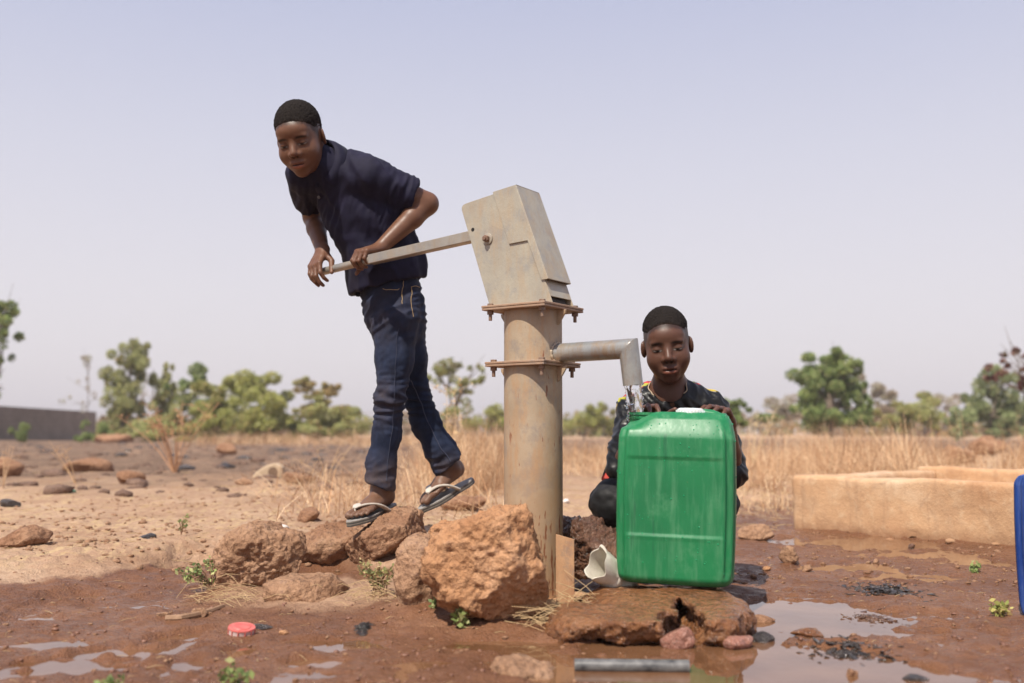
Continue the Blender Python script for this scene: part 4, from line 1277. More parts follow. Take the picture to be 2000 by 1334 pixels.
for k in range(6):   # chips broken off its foot
    a = .52 + k * .20 + rub.uniform(-.05, .05); p = Vector((tA.x, tA.y, 0)) + ux * a - uy * rub.uniform(.02, .07)
    D, F = ICO[3]; r0 = rub.uniform(.014, .030)
    V = rough_up(D * np.array([r0, r0 * .8, r0 * .5]), F, 30 + k, r0 * .25, r0 * .1, 0, s=.4)
    link('plaster_chip', mesh_np('plaster_chip', V, F), M_TROUGH, None, ORD[k] + ' plaster chip from the left along the foot of the trough', 'chip', 'plaster chips along the trough foot', loc=(p.x, p.y, gz(p.x, p.y) + r0 * .25))

# ================================================================== SMALL LITTER
# grey half-sunk length of pipe in the front puddle
pa, pb = at(1122, 1305, 1.875), at(1346, 1307, 1.865); pa.z = pb.z = .004
mb = MB(); dpp = (pb - pa).normalized(); mb.tube([pa, pb], .0125, 20, False); 
M_GREYPIPE = simple_mat('dirty_grey_plastic', (.028, .028, .030), (.17, .165, .16), rough=.35, scale=45, bump=.2)
pp = thing('pipe_piece', 'short length of dirty grey pipe lying in the front puddle', 'pipe', pa)
link('pipe_wall', mb.mesh('pipe_wall', True), M_GREYPIPE, pp)
mb = MB(); mb.tube([pa + dpp * .0005, pb - dpp * .0005], .0112, 20, False); link('pipe_bore', mb.mesh('pipe_bore', True), M_GREYPIPE, pp)
# red and white lid
lc_ = at(472, 1226, 2.16); lc_.z = gz(lc_.x, lc_.y) + .011
lid = thing('plastic_litter', 'red and white ribbed plastic lid lying on the wet mud', 'lid', lc_)
M_RED = simple_mat('faded_red_plastic', (.48, .075, .060), (.58, .17, .14), rough=.45, scale=60)
M_LW = simple_mat('milky_plastic', (.55, .40, .37), (.66, .52, .49), rough=.45, scale=60)
tilt = Vector((.10, -.16, 1)).normalized()
def T_(x, y, z):
    u = Vector((1, 0, 0)); u = (u - tilt * u.dot(tilt)).normalized(); w_ = tilt.cross(u); return lc_ + u * x + w_ * y + tilt * z
mb = MB(); mb.tube([T_(0, 0, -.010), T_(0, 0, .005)], [.0265, .0275], 32, True); link('lid_wall', mb.mesh('lid_wall', True), M_LW, lid)
mb = MB(); mb.tube([T_(0, 0, .0050), T_(0, 0, .0075)], [.0285, .0280], 32, True); mb.tube([T_(0, 0, .0076), T_(0, 0, .0088)], [.019, .018], 32, True); link('lid_rim', mb.mesh('lid_rim', True), M_RED, lid)
for k in range(12):
    a = 2 * math.pi * k / 12; mb = MB(); mb.tube([T_(math.cos(a) * .0272, math.sin(a) * .0272, -.012), T_(math.cos(a) * .0282, math.sin(a) * .0282, .005)], .0014, 6); link('rib', mb.mesh('rib'), M_RED, lid)
# stick
M_STICK = simple_mat('brown_stick', (.20, .11, .06), (.33, .20, .12), rough=.8, scale=60, bump=.5)
def stick(name, label, pxs, rad, cat='stick', mat=M_STICK, z=None, group=None, n=8):
    pts = []
    for px, py in pxs:
        g = ground_at(px, py, .004); pts.append(Vector((g.x, g.y, .004 + rad[0] * .8)))
    mb = MB(); mb.tube([p - pts[0] for p in pts], rad if len(rad) == len(pts) else [rad[0]] * len(pts), n)
    return link(name, mb.mesh(name, True), mat, None, label, cat, group, loc=pts[0])
stick('stick', 'short brown stick lying on the mud left of the striped lid', [(323, 1214), (352, 1213), (385, 1206), (410, 1199), (436, 1189)], [.008, .0085, .0075, .0075, .006])
stick('stick', 'thin forked twig on the wet mud at the left', [(95, 1136), (130, 1137), (165, 1135)], [.003, .003, .002])
# cut neck of a white plastic bottle
M_WHITEPL = simple_mat('dirty_white_plastic', (.52, .47, .38), (.70, .66, .57), rough=.5, scale=35, bump=.15)
b0, b1 = at(1168, 1102, 2.40), at(1228, 1146, 2.47)
dv = (b1 - b0).normalized(); rings = []
for t, r_ in ((0, .0395), (.10, .0400), (.30, .0370), (.42, .0335), (.44, .0360), (.52, .0365), (.55, .0335), (.75, .0320), (.78, .0340), (.84, .0340), (.87, .030), (1.0, .026)):
    c = b0.lerp(b1, t); u = Vector((0, 0, 1)); u = (u - dv * u.dot(dv)).normalized(); w_ = dv.cross(u)
    rings.append([c + (u * math.cos(a) * (1.0) + w_ * math.sin(a) * .92) * r_ - dv * (.020 * max(0, math.cos(a - .6)) * (1 - t) ** 3 + .006 * math.sin(5 * a) * (1 - t) ** 6) for a in [2 * math.pi * k / 36 for k in range(36)]])
inner = [[c_ + (cen - c_) * .06 for c_ in rg] for rg, cen in ((rings[0], b0), (rings[3], b0.lerp(b1, .42)), (rings[-1], b1))]
for rg_ in rings:
    for i_, q_ in enumerate(rg_):
        nz_ = float(perlin(np.array([[q_.x / .022, q_.y / .022, q_.z / .022]]))[0]); q_ += Vector((nz_, 0, nz_)) * .0045
link('bottle_neck', loft(list(reversed(rings)) + inner).mesh('bottle_neck', True, auto=50), M_WHITEPL, None, 'torn white plastic bottle neck lying between pump leg and jerrycan', 'bottle')
for lb, px, py, d, w, h, cc in (('pale plastic scrap on the bank behind the angular rock', 548, 1029, 3.5, 34, 12, (.55, .50, .46)), ('green plastic scrap in front of the scorched field', 138, 960, 5.9, 22, 7, (.07, .22, .15)),
                                ('white plastic scrap on the dry ground behind the pump', 1106, 979, 4.6, 14, 10, (.7, .68, .66)), ('crumpled white scrap under the lifted sandal', 893, 992, 4.2, 26, 12, (.62, .56, .5)), ('blue tarpaulin scrap far behind the blocky boulder', 1917, 848, 26, 26, 7, (.05, .12, .35))):
    loose_rock('plastic_scrap', lb, px, py, d, w, h, simple_mat('scrap_' + lb[:5].strip(), cc, rough=.5), int(px), cat='litter', sub=3, rough=1.6)
# ================================================================== PEOPLE
def A(v): return np.array(v, float)
def nrm(v): v = A(v); return v / np.linalg.norm(v)

def skin_material():
    m, nt, b = mat_new('dark_skin'); N = NT(nt); p = N.coord('Object')
    c = N.attr('Col', 'Color')
    n = N.noise(p, 60, 5, .6); n2 = N.noise(p, 420, 3, .6)
    c = N.mix(.35, c, N.mix(1.0, c, N.ramp(n, [(.3, .72), (.7, 1.2)]), 'MULTIPLY'))
    N.l(c, b.inputs['Base Color'])
    N.l(N.ramp(n, [(.3, .38), (.7, .52)]), b.inputs['Roughness'])
    b.inputs['Specular IOR Level'].default_value = .34
    b.inputs['Subsurface Weight'].default_value = .10
    b.inputs['Subsurface Radius'].default_value = (.012, .005, .003); b.inputs['Subsurface Scale'].default_value = .5
    N.bump(n2, .12, .0008, b)
    return m
M_SKIN = skin_material()
def hair_material():
    m, nt, b = mat_new('cropped_hair'); N = NT(nt); p = N.coord('Object')
    n = N.noise(p, 260, 4, .7)
    c = N.mix(N.math('MULTIPLY', N.attr('edge'), .75), N.ramp(n, [(.35, (.006, .005, .0045)), (.65, (.026, .021, .019))]), N.ramp(n, [(.40, (.016, .010, .008)), (.60, (.070, .035, .022))]))
    N.l(c, b.inputs['Base Color'])
    b.inputs['Roughness'].default_value = .9; b.inputs['Specular IOR Level'].default_value = .08
    N.bump(N.noise(p, 420, 3, .7), .6, .002, b)
    return m
M_HAIR = hair_material()

class Head:
    def __init__(self, origin, fwd, up, s, sdf, kid=False):
        self.o, self.s = A(origin), s
        hy = nrm(fwd); up = nrm(up); hz = nrm(up - hy * (up @ hy)); hx = np.cross(hz, hy) * -1
        hx = np.cross(hy, hz)                     # right-handed: x = y cross z
        self.ax = np.array([hx, hy, hz])
        self.build(sdf, kid)
    def P(self, x, y, z): return self.o + self.s * (np.array([x, y, z]) @ self.ax)
    def local(self, V): return ((V - self.o) @ self.ax.T) / self.s
    def build(self, S, kid):
        s, P, AXS = self.s, self.P, self.ax
        def E(c, r_, k=.012, op='u', axes=None): S.ell(P(*c), A(r_) * s, AXS if axes is None else axes, k * s, op, 1)
        def C(a, b, ra, rb, k=.012, op='u'): S.cone(P(*a), P(*b), ra * s, rb * s, k * s, op, 1)
        E((0, -.014, .044), (.0680, .089, .0770))                     # skull
        E((0, .020, -.010), (.0620, .067, .072), .030)                # face mass
        E((0, .026, -.053), (.0500, .050, .044), .030)                # jaw
        E((0, .064, -.087), (.0200, .016, .0150), .026)               # chin
        E((0, .058, .044), (.050, .030, .030), .020)                  # forehead
        E((.024, .0725, .0235), (.022, .008, .0065), .014); E((-.024, .0725, .0235), (.022, .008, .0065), .014)   # brows
        for q in (-1, 1):
            E((q * .0365, .050, -.028), (.0235, .0240, .0240), .026)     # cheeks
            S.ball(P(q * .0305, .0970, .0060), .0160 * s, .013 * s, 's', 1)   # eye sockets
            E((q * .0300, .0690, .0060), (.0160, .0135, .0125), .0035)       # lids over the eyes
        C((0, .080, .012), (0, .0985, -.0200), .0080, .0118, .010)    # nose
        for q in (-1, 1): S.ball(P(q * .0125, .0880, -.0255), .0092 * s, .006 * s, 'u', 1)
        for q in (-1, 1): S.ball(P(q * .0070, .0950, -.0335), .0038 * s, .003 * s, 's', 1)
        E((0, .0755, -.0585), (.027, .0125, .016), .016)              # mouth mound
        E((0, .0850, -.0515), (.0220, .0082, .0066), .005)            # upper lip
        E((0, .0845, -.0650), (.0205, .0088, .0076), .005)            # lower lip
        E((0, .0930, -.0580), (.0210, .0090, .0011), .002, 's')       # parting of the lips
        for q in (-1, 1):                                             # ears
            tilt = nrm(AXS[0] * q * .86 - AXS[1] * .50); ex = np.array([tilt, np.cross(AXS[2], tilt), AXS[2]])
            S.ell(P(q * .0715, -.014, .000), A((.0070, .0155, .0265)) * s, ex, .006 * s, 'u', 1)
            S.ell(P(q * .0715, -.013, .002) + tilt * .0070 * s, A((.0055, .0095, .0175)) * s, ex, .004 * s, 's', 1)
    def paint(self, V, col, base):
        L = self.local(V); x, y, z = L.T; ax_ = np.abs(x)
        near = (np.abs(x) < .09) & (np.abs(y) < .13) & (z > -.13) & (z < .14)
        front = near & (y > .045)
        def put(m, c, w=1.0): 
            w = np.clip(np.where(m, w, 0), 0, 1)[:, None]; col[:] = col * (1 - w) + A(c) * w
        # lips
        lip = np.exp(-(((x / .0215) ** 2 + ((z + .0585) / .0125) ** 2)) ** 3)
        put(front & (y > .078), base * np.array([1.05, .80, .80]), lip * .9)
        put(front & (y > .076) & (z < -.0595), base * np.array([2.0, 1.5, 1.45]), lip * .85)
        put(front & (ax_ < .020) & (np.abs(z + .0583 - .0) < .0020), A((.012, .005, .004)), .9)
        # nostrils
        for q in (-1, 1): put(front & (np.hypot(x - q * .007, z + .0330) < .0045) & (y > .085), A((.010, .004, .003)), .85)
        # eyebrows
        br = np.exp(-((ax_ - .030) / .0175) ** 4 - ((z - .0245 + ((ax_ - .026) / .03) ** 2 * .006) / .0042) ** 2)
        put(front, A((.008, .005, .004)), br)
        # eyes: lowered lids leave a narrow dark opening
        ez = .0016 - ((ax_ - .030) / .016) ** 2 * -.0022
        op = np.exp(-((ax_ - .030) / .0150) ** 6) * np.exp(-((z - ez) / .0042) ** 4)
        put(front, A((.010, .006, .005)), op)
        wh = np.exp(-((ax_ - .0390) / .0038) ** 2 - ((z - ez + .0006) / .0019) ** 2) + .8 * np.exp(-((ax_ - .0212) / .0032) ** 2 - ((z - ez + .0006) / .0017) ** 2)
        put(front, A((.36, .32, .29)), wh)
        crease = np.exp(-((ax_ - .030) / .015) ** 4 - ((z - .0125) / .0016) ** 2)
        put(front, base * .45, crease * .6)
        hzl = np.interp(y, [-.12, -.085, -.050, -.030, -.018, .004, .014, .024, .040, .058, .072, .084, .12], [-.030, -.032, -.030, -.010, .030, .032, .000, .010, .036, .052, .064, .074, .080])
        put(near & (z > -.04) & (y < .088), base * .16 + A((.006, .005, .004)), .85 * sstep(-.012, .006, z - hzl + .006 * perlin(L / .006) + .006 * perlin(L / .003)))
        # hollow of the ear
        put(near & (ax_ > .070), base * .8, .4)
    def hairmesh(self, h=.0026, thick=.0065, fade=.75, seed=1.0, front_z=.078):
        S = SDF(); s, P = self.s, self.P
        S.ell(P(0, -.0145, .0445), A((.0680 + thick * .85, .089 + thick, .0770 + thick * 1.3)) * s, self.ax, .004)
        S.ell(P(0, .052, .046), A((.052 + thick * .6, .030 + thick * .6, .032 + thick * .6)) * s, self.ax, .015 * s)
        hl = lambda L: np.interp(L[:, 1], [-.12, -.085, -.050, -.030, -.018, .004, .014, .024, .040, .058, .072, .084, .12], [-.030, -.032, -.030, -.010, .030, .032, .000, .010, .036, .052, front_z - .010, front_z + .002, front_z + .006])
        def cut(Pn):
            L = self.local(Pn)
            return (hl(L) + .005 * perlin(L / .009 + seed) + .003 * perlin(L / .004 + seed) - L[:, 2]) * s * .8
        S.func(cut, .003, 'i')
        V, F = S.mesh(h)
        V = smooth_np(V, F, 1, .4)
        L = self.local(V); n = vnormals(V, F)
        edge = L[:, 2] - hl(L); tap = sstep(.030, .0, edge)
        d = -thick * 1.05 * tap + .0017 * perlin(V / .0065 + seed) * (1 - .6 * tap) + .0012 * perlin(V / .0032 + seed * 2) - (thick + .004) * fade * sstep(.078, .036, L[:, 2] + .012 * perlin(V / .012 + seed)) * (1 - tap)
        self.edge = np.clip(sstep(.026, -.002, edge) + .35 * fade * sstep(.075, .03, L[:, 2]), 0, 1)
        return V + n * (d * s)[:, None], F

def hand(S, wrist, kdir, back, size=1.0, side=1, curls=((40, 60, 35),) * 4, thumb=((.8, .45, -.45), (.35, .75, -.6)), spread=6, k=.006):
    """side = +1: the thumb lies towards +x of the hand (x = kdir cross back)"""
    w, y, z = A(wrist), nrm(kdir), nrm(back); z = nrm(z - y * (z @ y)); x = np.cross(y, z)
    G = lambda a, b, c: w + size * (x * a + y * b + z * c)
    tips = []
    S.econe(G(0, -.008, 0), G(side * .002, .038, 0), A((.0210, .0150)) * size, A((.0300, .0135)) * size, x, k=.014, tag=2)
    xs = [.0255, .0085, -.0085, -.0240]; ys = [.0700, .0735, .0700, .0630]
    lens = [(.033, .020, .0165), (.0365, .0225, .0175), (.034, .021, .017), (.0265, .0165, .0150)]
    rad = [(.0082, .0074, .0064), (.0084, .0076, .0066), (.0080, .0072, .0062), (.0072, .0064, .0056)]
    for i in range(4):
        xi = side * xs[i]
        S.cone(G(xi * .55, .012, .001), G(xi, ys[i], .0022), .0115 * size, .0096 * size, k * size * 1.5, tag=2)
        p = G(xi, ys[i], .0015); ang = 0; spd = math.radians(spread * (1.5 - i) * side * .55)
        c = curls[i] if i < len(curls) else curls[-1]
        r0 = .0088 * size
        for j in range(3):
            ang += math.radians(c[j])
            dirv = y * math.cos(ang) - z * math.sin(ang) + x * math.sin(spd) * math.cos(ang)
            q = p + nrm(dirv) * lens[i][j] * size
            S.cone(p, q, (rad[i][j] + .0004) * size, (rad[i][min(j + 1, 2)] if j < 2 else rad[i][2] * .86) * size, .0018 * size if j else .003 * size, tag=3)
            p = q
        tips.append(p)
    p = G(side * .017, .014, -.006)
    for j, (dv, L_, ra, rb) in enumerate(((thumb[0], .042, .0125, .0098), (thumb[1], .030, .0095, .0082), (thumb[1], .020, .0082, .0066))):
        dv = nrm((side * dv[0], dv[1], dv[2])); q = p + (x * dv[0] + y * dv[1] + z * dv[2]) * L_ * size
        S.cone(p, q, ra * size, rb * size, (.008 if j == 0 else .002) * size, tag=3); p = q
    tips.append(p)
    return tips

def foot(S, heel, toe, up, size=1.0, side=1, k=.010):
    """bare foot standing on the line heel-toe (sole points); side = +1: big toe towards +x (x = fwd cross up)"""
    h, t = A(heel), A(toe); y = nrm(t - h); L = np.linalg.norm(t - h); z = nrm(A(up) - y * (A(up) @ y)); x = np.cross(y, z)
    G = lambda a, b, c: h + x * a * L + y * b * L + z * c * L
    R = L
    S.cone(G(0, .12, .12), G(0, .12, .14), .115 * R, .110 * R, .02 * R, tag=4)
    S.econe(G(0, .14, .12), G(side * .01, .60, .095), A((.120, .115)) * R, A((.165, .085)) * R, x, k=.06 * R, tag=4)
    S.econe(G(side * .00, .16, .22), G(side * .015, .52, .15), A((.105, .13)) * R, A((.10, .075)) * R, x, k=.06 * R, tag=4)
    S.econe(G(side * .01, .58, .085), G(side * .015, .72, .070), A((.165, .075)) * R, A((.170, .058)) * R, x, k=.04 * R, tag=4)
    tips = []
    for i, (a, b0, b1, r_) in enumerate(((.110, .70, .960, .056), (.024, .74, .970, .034), (-.042, .73, .935, .032), (-.102, .70, .890, .030), (-.156, .66, .835, .029))):
        S.cone(G(side * a * .9, b0, .062), G(side * a, (b0 + b1) / 2, .070), r_ * .95 * R, r_ * .9 * R, .004 * R, tag=5)
        S.cone(G(side * a, (b0 + b1) / 2, .070), G(side * a, b1 - r_ * .7, .048), r_ * .92 * R, r_ * R, .002 * R, tag=5)
        tips.append(G(side * a, b1, .05))
    return G, tips

def cloth(name, S, h, mat, parent, fold, smooth=1, colors=None, clip=None):
    V, F = S.mesh(h)
    V = smooth_np(V, F, smooth, .5)
    n = vnormals(V, F)
    V = V + n * fold(V, n)[:, None]
    o = np.array(root_of(parent))
    return link(name, mesh_np(name, V - o, F, True, attrs=colors(V, n) if colors else None), mat, parent, loc=Vector(o)), V, F

def fabric_material(name, c1, c2, rough=.85, weave=900, sheen=.3, dust=None, stretch=(1, 1, 1), spec=.25, bumpk=.25):
    m, nt, b = mat_new(name); N = NT(nt); p = N.coord('Object')
    n = N.noise(N.mapping(p, stretch), 28, 5, .6); w = N.noise(p, weave, 2, .5)
    c = N.ramp(n, [(.3, c1), (.7, c2)])
    c = N.mix(.25, c, N.mix(1.0, c, N.ramp(w, [(.35, .45), (.65, 1.6)]), 'MULTIPLY'))
    if dust is not None:
        d_ = N.attr('dust'); dn = N.noise(p, 18, 5, .65)
        c = N.mix(N.math('MULTIPLY', d_, N.ramp(dn, [(.35, .15), (.7, 1)])), c, dust)
    N.l(c, b.inputs['Base Color']); b.inputs['Roughness'].default_value = rough
    b.inputs['Specular IOR Level'].default_value = spec
    b.inputs['Sheen Weight'].default_value = sheen; b.inputs['Sheen Roughness'].default_value = .5; b.inputs['Sheen Tint'].default_value = (.5, .5, .6, 1)
    N.bump(N.math('ADD', w, N.math('MULTIPLY', N.noise(p, 90, 4, .6), 1.2)), bumpk, .002, b)
    return m
M_NAVY = fabric_material('navy_cotton', (.0068, .0060, .0185), (.0125, .0110, .0310), sheen=.04, rough=.75, spec=.22)
M_DENIM = fabric_material('dark_denim', (.0048, .0085, .0225), (.0140, .0235, .0560), rough=.8, weave=700, sheen=.04, dust=(.13, .085, .062), stretch=(1, 1, .4))
M_STITCH = simple_mat('tan_stitching', (.40, .27, .13), rough=.8)

# ------------------------------------------------------------------ the boy at the handle
SK1 = A((.138, .064, .037))
boy1_base = at(745, 1000, 3.06)
boy1 = thing('person', 'boy in navy polo shirt and jeans stepping on a rock, pushing the pump handle', 'person', boy1_base)
S = SDF()
head1 = Head(at(588, 276, 2.935), (-.10, -.885, -.455), (-.20, -.40, .89), .945, S)
S.cone(at(612, 318, 2.985), at(655, 345, 3.03), .046, .056, .02)
S.cone(head1.P(0, -.035, -.035), at(648, 338, 3.04), .050, .046, .02)
# trunk and legs under the clothes
S.cone(at(655, 345, 3.03), at(745, 490, 3.12), .070, .070, .03); S.cone(at(745, 490, 3.12), at(765, 575, 3.13), .070, .070, .03)
S.cone(at(650, 335, 3.02), at(725, 347, 2.985), .050, .046, .03); S.cone(at(640, 335, 3.02), at(592, 342, 3.01), .050, .042, .03)
LK = [(at(771, 640, 3.095), .050), (at(763, 774, 3.065), .033), (at(755, 850, 3.080), .033), (at(746, 925, 3.085), .034), (at(746, 958, 3.095), .032)]
RK = [(at(786, 640, 3.155), .048), (at(809, 755, 3.195), .031), (at(832, 828, 3.215), .031), (at(868, 892, 3.230), .033), (at(880, 915, 3.235), .031)]
for C_ in (LK, RK):
    S.cone(at(765, 575, 3.13), C_[0][0], .065, C_[0][1], .02)
    for (a, ra), (b, rb) in zip(C_, C_[1:]): S.cone(a, b, ra, rb, .012)
# left arm (nearer the camera)
bar = lambda L: h_in + (h_end - h_in) * ((L - .12) / (.770 - .12))
perp = Vector((-hd.y * -1, hd.x * -1, 0)); perp = Vector((hd.y, -hd.x, 0)).normalized()
if perp.y > 0: perp = -perp
gl = bar(.600)
wl1 = gl - perp * .052 + UP * .046 - hd * .012
S.cone(at(725, 347, 2.985), at(834, 398, 3.045), .046, .0345, .015)
e1 = at(834, 398, 3.045); m1 = e1.lerp(wl1, .32)
S.cone(e1, m1, .0345, .0330, .012); S.cone(m1, wl1, .0330, .0205, .012)
kd = (perp * .93 + hd * .28 - UP * .26)
tL = hand(S, wl1, kd, UP * .95 + perp * .35, .93, side=1, curls=((48, 62, 40), (50, 64, 40), (52, 66, 42), (52, 68, 44)), thumb=((.5, .62, -.62), (.25, .70, -.80)))
# right arm, hand over the end of the grip
ge = bar(.758)
wr1 = at(630, 491, 3.055)
e2 = at(612, 424, 3.185)
S.cone(at(592, 342, 3.01), e2, .042, .0325, .015)
m2 = e2.lerp(wr1, .35); S.cone(e2, m2, .0325, .0300, .012); S.cone(m2, wr1, .0300, .0205, .012)
kpt = at(610, 529, 3.005)
tR = hand(S, wr1, kpt - wr1, Vector((-.62, -.74, .10)), .95, side=-1, curls=((28, 42, 26), (26, 40, 26), (24, 38, 24), (22, 36, 22)), thumb=((.62, .70, -.45), (.25, .95, -.25)))
# feet
fwdL_h, fwdL_t = at(766, 982, 3.135), at(686, 1016, 2.965)
GL, tipsL = foot(S, fwdL_h, fwdL_t, (-.12, -.10, .98), side=1)
S.cone(LK[-1][0], GL(0, .16, .20), .032, .028, .02)
fwdR_h, fwdR_t = at(909, 921, 3.275), at(821, 990, 3.165)
upR = Vector((-.45, -.30, .84))
GR, tipsR = foot(S, fwdR_h, fwdR_t, upR, side=-1)
S.cone(RK[-1][0], GR(0, .18, .20), .031, .027, .02)
V, F = S.mesh(.0027)
V = smooth_np(V, F, 1, .35)
col = np.tile(SK1, (len(V), 1))
head1.paint(V, col, SK1)
def nails(V, col, tips, r_, c):
    for t in tips:
        w = np.exp(-(np.linalg.norm(V - A(t), axis=1) / r_) ** 4)[:, None]; col[:] = col * (1 - .6 * w) + A(c) * .6 * w
nails(V, col, tL + tR, .009, (.20, .10, .065)); nails(V, col, tipsL + tipsR, .011, (.19, .105, .07))
footm = sstep(.40, .22, V[:, 2])[:, None] * .35; col = col * (1 - footm) + A((.17, .105, .07)) * footm      # dusty feet
o = np.array(boy1_base)
link('body', mesh_np('body', V - o, F, True, colors=col), M_SKIN, boy1, loc=boy1_base)
Vh, Fh = head1.hairmesh(seed=2.0, thick=.0066, front_z=.067, fade=.30)
link('hair', mesh_np('hair', Vh - o, Fh, attrs={'edge': head1.edge}), M_HAIR, boy1, loc=boy1_base)

# polo shirt
S = SDF()
sh_l, sh_r = at(727, 345, 2.985), at(592, 342, 3.01)
side1 = A(sh_l - sh_r)
S.econe(at(668, 352, 3.045), at(722, 425, 3.085), (.112, .082), (.126, .092), side1, .03)
S.econe(at(722, 425, 3.085), at(755, 520, 3.12), (.126, .092), (.121, .096), (1, .12, .15), .04)
S.econe(at(755, 520, 3.12), at(763, 610, 3.13), (.121, .096), (.118, .098), (1, .12, .2), .04)
S.cone(at(650, 332, 3.025), at(722, 345, 2.99), .052, .057, .03)
S.cone(at(640, 332, 3.02), at(594, 342, 3.01), .052, .048, .03)
S.cone(at(624, 322, 2.995), at(655, 345, 3.03), .062, .070, .02)
slL0, slL1 = at(722, 345, 2.99), at(806, 382, 3.032)
S.cone(slL0, slL1, .0590, .0530, .025)
slR1 = at(604, 396, 3.14)
S.cone(sh_r, slR1, .0500, .0500, .02)
# cut the sleeves open and trim the hem
dL = A(slL1 - slL0); dL /= np.linalg.norm(dL); dR = A(slR1 - sh_r); dR /= np.linalg.norm(dR)
def sleeve_cut(p, d_, r_):
    p = A(p); d_ = A(d_)
    def fn(P):
        q = P - p; t = q @ d_; rad = np.linalg.norm(q - t[:, None] * d_, axis=1)
        return np.where(rad < r_, t, -1.0)
    return fn
S.func(sleeve_cut(slL1, dL, .075), .003, 'i'); S.func(sleeve_cut(slR1, dR, .066), .003, 'i')
S.cone(slL1 - Vector(dL) * .012, slL1 + Vector(dL) * .06, .0455, .0455, .003, 's'); S.cone(slR1 - Vector(dR) * .012, slR1 + Vector(dR) * .06, .042, .042, .003, 's')
hemn = (.25, .05, -.97)
S.half(at(755, 556, 3.08), hemn, .003, 'i')
S.econe(at(757, 545, 3.125), at(763, 640, 3.13), (.112, .090), (.112, .090), (1, .12, .2), .003, 's')
S.ball(head1.P(0, .02, -.035), .052, .006, 's')
pS = A(at(722, 430, 3.0))
def fold_shirt(V, n):
    q = V - pS
    along = A((.45, 0, -.90)); u = q @ along; v = q @ A((.90, .2, .45))
    f1 = perlin(np.stack([u / .16, v / .045, V[:, 1] / .12], 1) + 3.3)          # long drapes down the trunk
    dl = np.linalg.norm(V - A(at(790, 400, 3.02)), axis=1); dr = np.linalg.norm(V - A(at(625, 410, 3.06)), axis=1)
    arm = np.exp(-(dl / .11) ** 2) + np.exp(-(dr / .10) ** 2)
    f2 = perlin(np.stack([(u + v) / .030, (v - u) / .14, V[:, 1] / .1], 1) + 8.1)
    f3 = perlin(V / .03 + 1.2)
    low = sstep(at(0, 420, 3.1).z, at(0, 560, 3.1).z, V[:, 2])
    rg = lambda f: .5 - np.abs(f) * 1.6
    return .0105 * rg(f1) * (.55 + .7 * low) + .0050 * f1 + .0120 * rg(f2) * arm + .0020 * f3
shirt1, Vs, Fs = cloth('shirt', S, .0048, M_NAVY, boy1, fold_shirt)
# sleeve hems and bottom hem as narrow raised bands
def band(c, d_, r_, w, name, mat, parent, side=None, ov=1.0):
    mb = MB(); d_ = Vector(d_); c = Vector(c); mb.tube([c - d_ * w, c], [r_, r_ * 1.0], 40, False, squash=(1, ov)); mb.tube([c - d_ * w, c], [r_ - .002, r_ - .002], 40, False, squash=(1, ov))
    oo = root_of(parent); mb.v = [tuple(Vector(v) - oo) for v in mb.v]
    return link(name, mb.mesh(name, True), mat, parent, loc=oo)
# collar: a folded band round the neck with two leaves
def collar():
    nk0, nk1 = A(at(652, 338, 3.03)), A(at(620, 312, 2.985)); ax = nrm(nk1 - nk0)
    fr = nrm(A((-.45, -.86, -.25)) - ax * (A((-.45, -.86, -.25)) @ ax)); sd = np.cross(ax, fr)
    c0 = nk0 + ax * .040
    V, F = [], []
    N_ = 44
    for i in range(N_):
        a = math.radians(14 + (332) * i / (N_ - 1))
        rr = .0700 + .004 * math.cos(a)
        d_ = fr * math.cos(a) + sd * math.sin(a)
        drop = .026 + .034 * max(0, math.cos(a)) ** 1.5
        lean = ax * (-.020 * (math.cos(a)))       # collar stand sits lower in front
        top = c0 + d_ * (rr - .004) + ax * .020 + lean; fold_ = c0 + d_ * (rr + .002) + ax * .024 + lean
        low = c0 + d_ * (rr + .016) - ax * drop + lean; inn = c0 + d_ * (rr - .006) - ax * .022 + lean
        low2 = low - d_ * .004
        V += [inn, top, fold_, c0 + d_ * (rr + .011) + ax * .004 + lean, low, low2]
    k = 6
    for i in range(N_ - 1):
        for j in range(k - 1): F.append((i * k + j, (i + 1) * k + j, (i + 1) * k + j + 1, i * k + j + 1))
    oo = np.array(root_of(shirt1))
    me = mesh_np('collar', np.array(V) - oo, np.array(F)); link('collar', me, M_NAVY, shirt1, loc=Vector(oo))
    bm = bmesh.new(); bm.from_mesh(me); bmesh.ops.recalc_face_normals(bm, faces=bm.faces); bm.to_mesh(me); bm.free()
collar()
def snap(px, py, V):
    """vertex of V nearest to the camera along a photo ray"""
    r_ = A(ray(px, py)); r_ /= np.linalg.norm(r_); q = V - A((0, 0, EYE)); t = q @ r_; d = np.linalg.norm(q - t[:, None] * r_, axis=1)
    c = np.where(d < .006)[0]
    if len(c) == 0: c = [int(np.argmin(d))]
    return Vector(V[c[int(np.argmin(t[c]))]])
bp = snap(622, 389, Vs); mb = MB(); mb.tube([bp + Vector((.001, .002, 0)), bp + Vector((-.001, -.003, 0))], .0045, 14); link('button', mb.mesh('button'), simple_mat('button_plastic', (.10, .085, .075), rough=.4), shirt1)

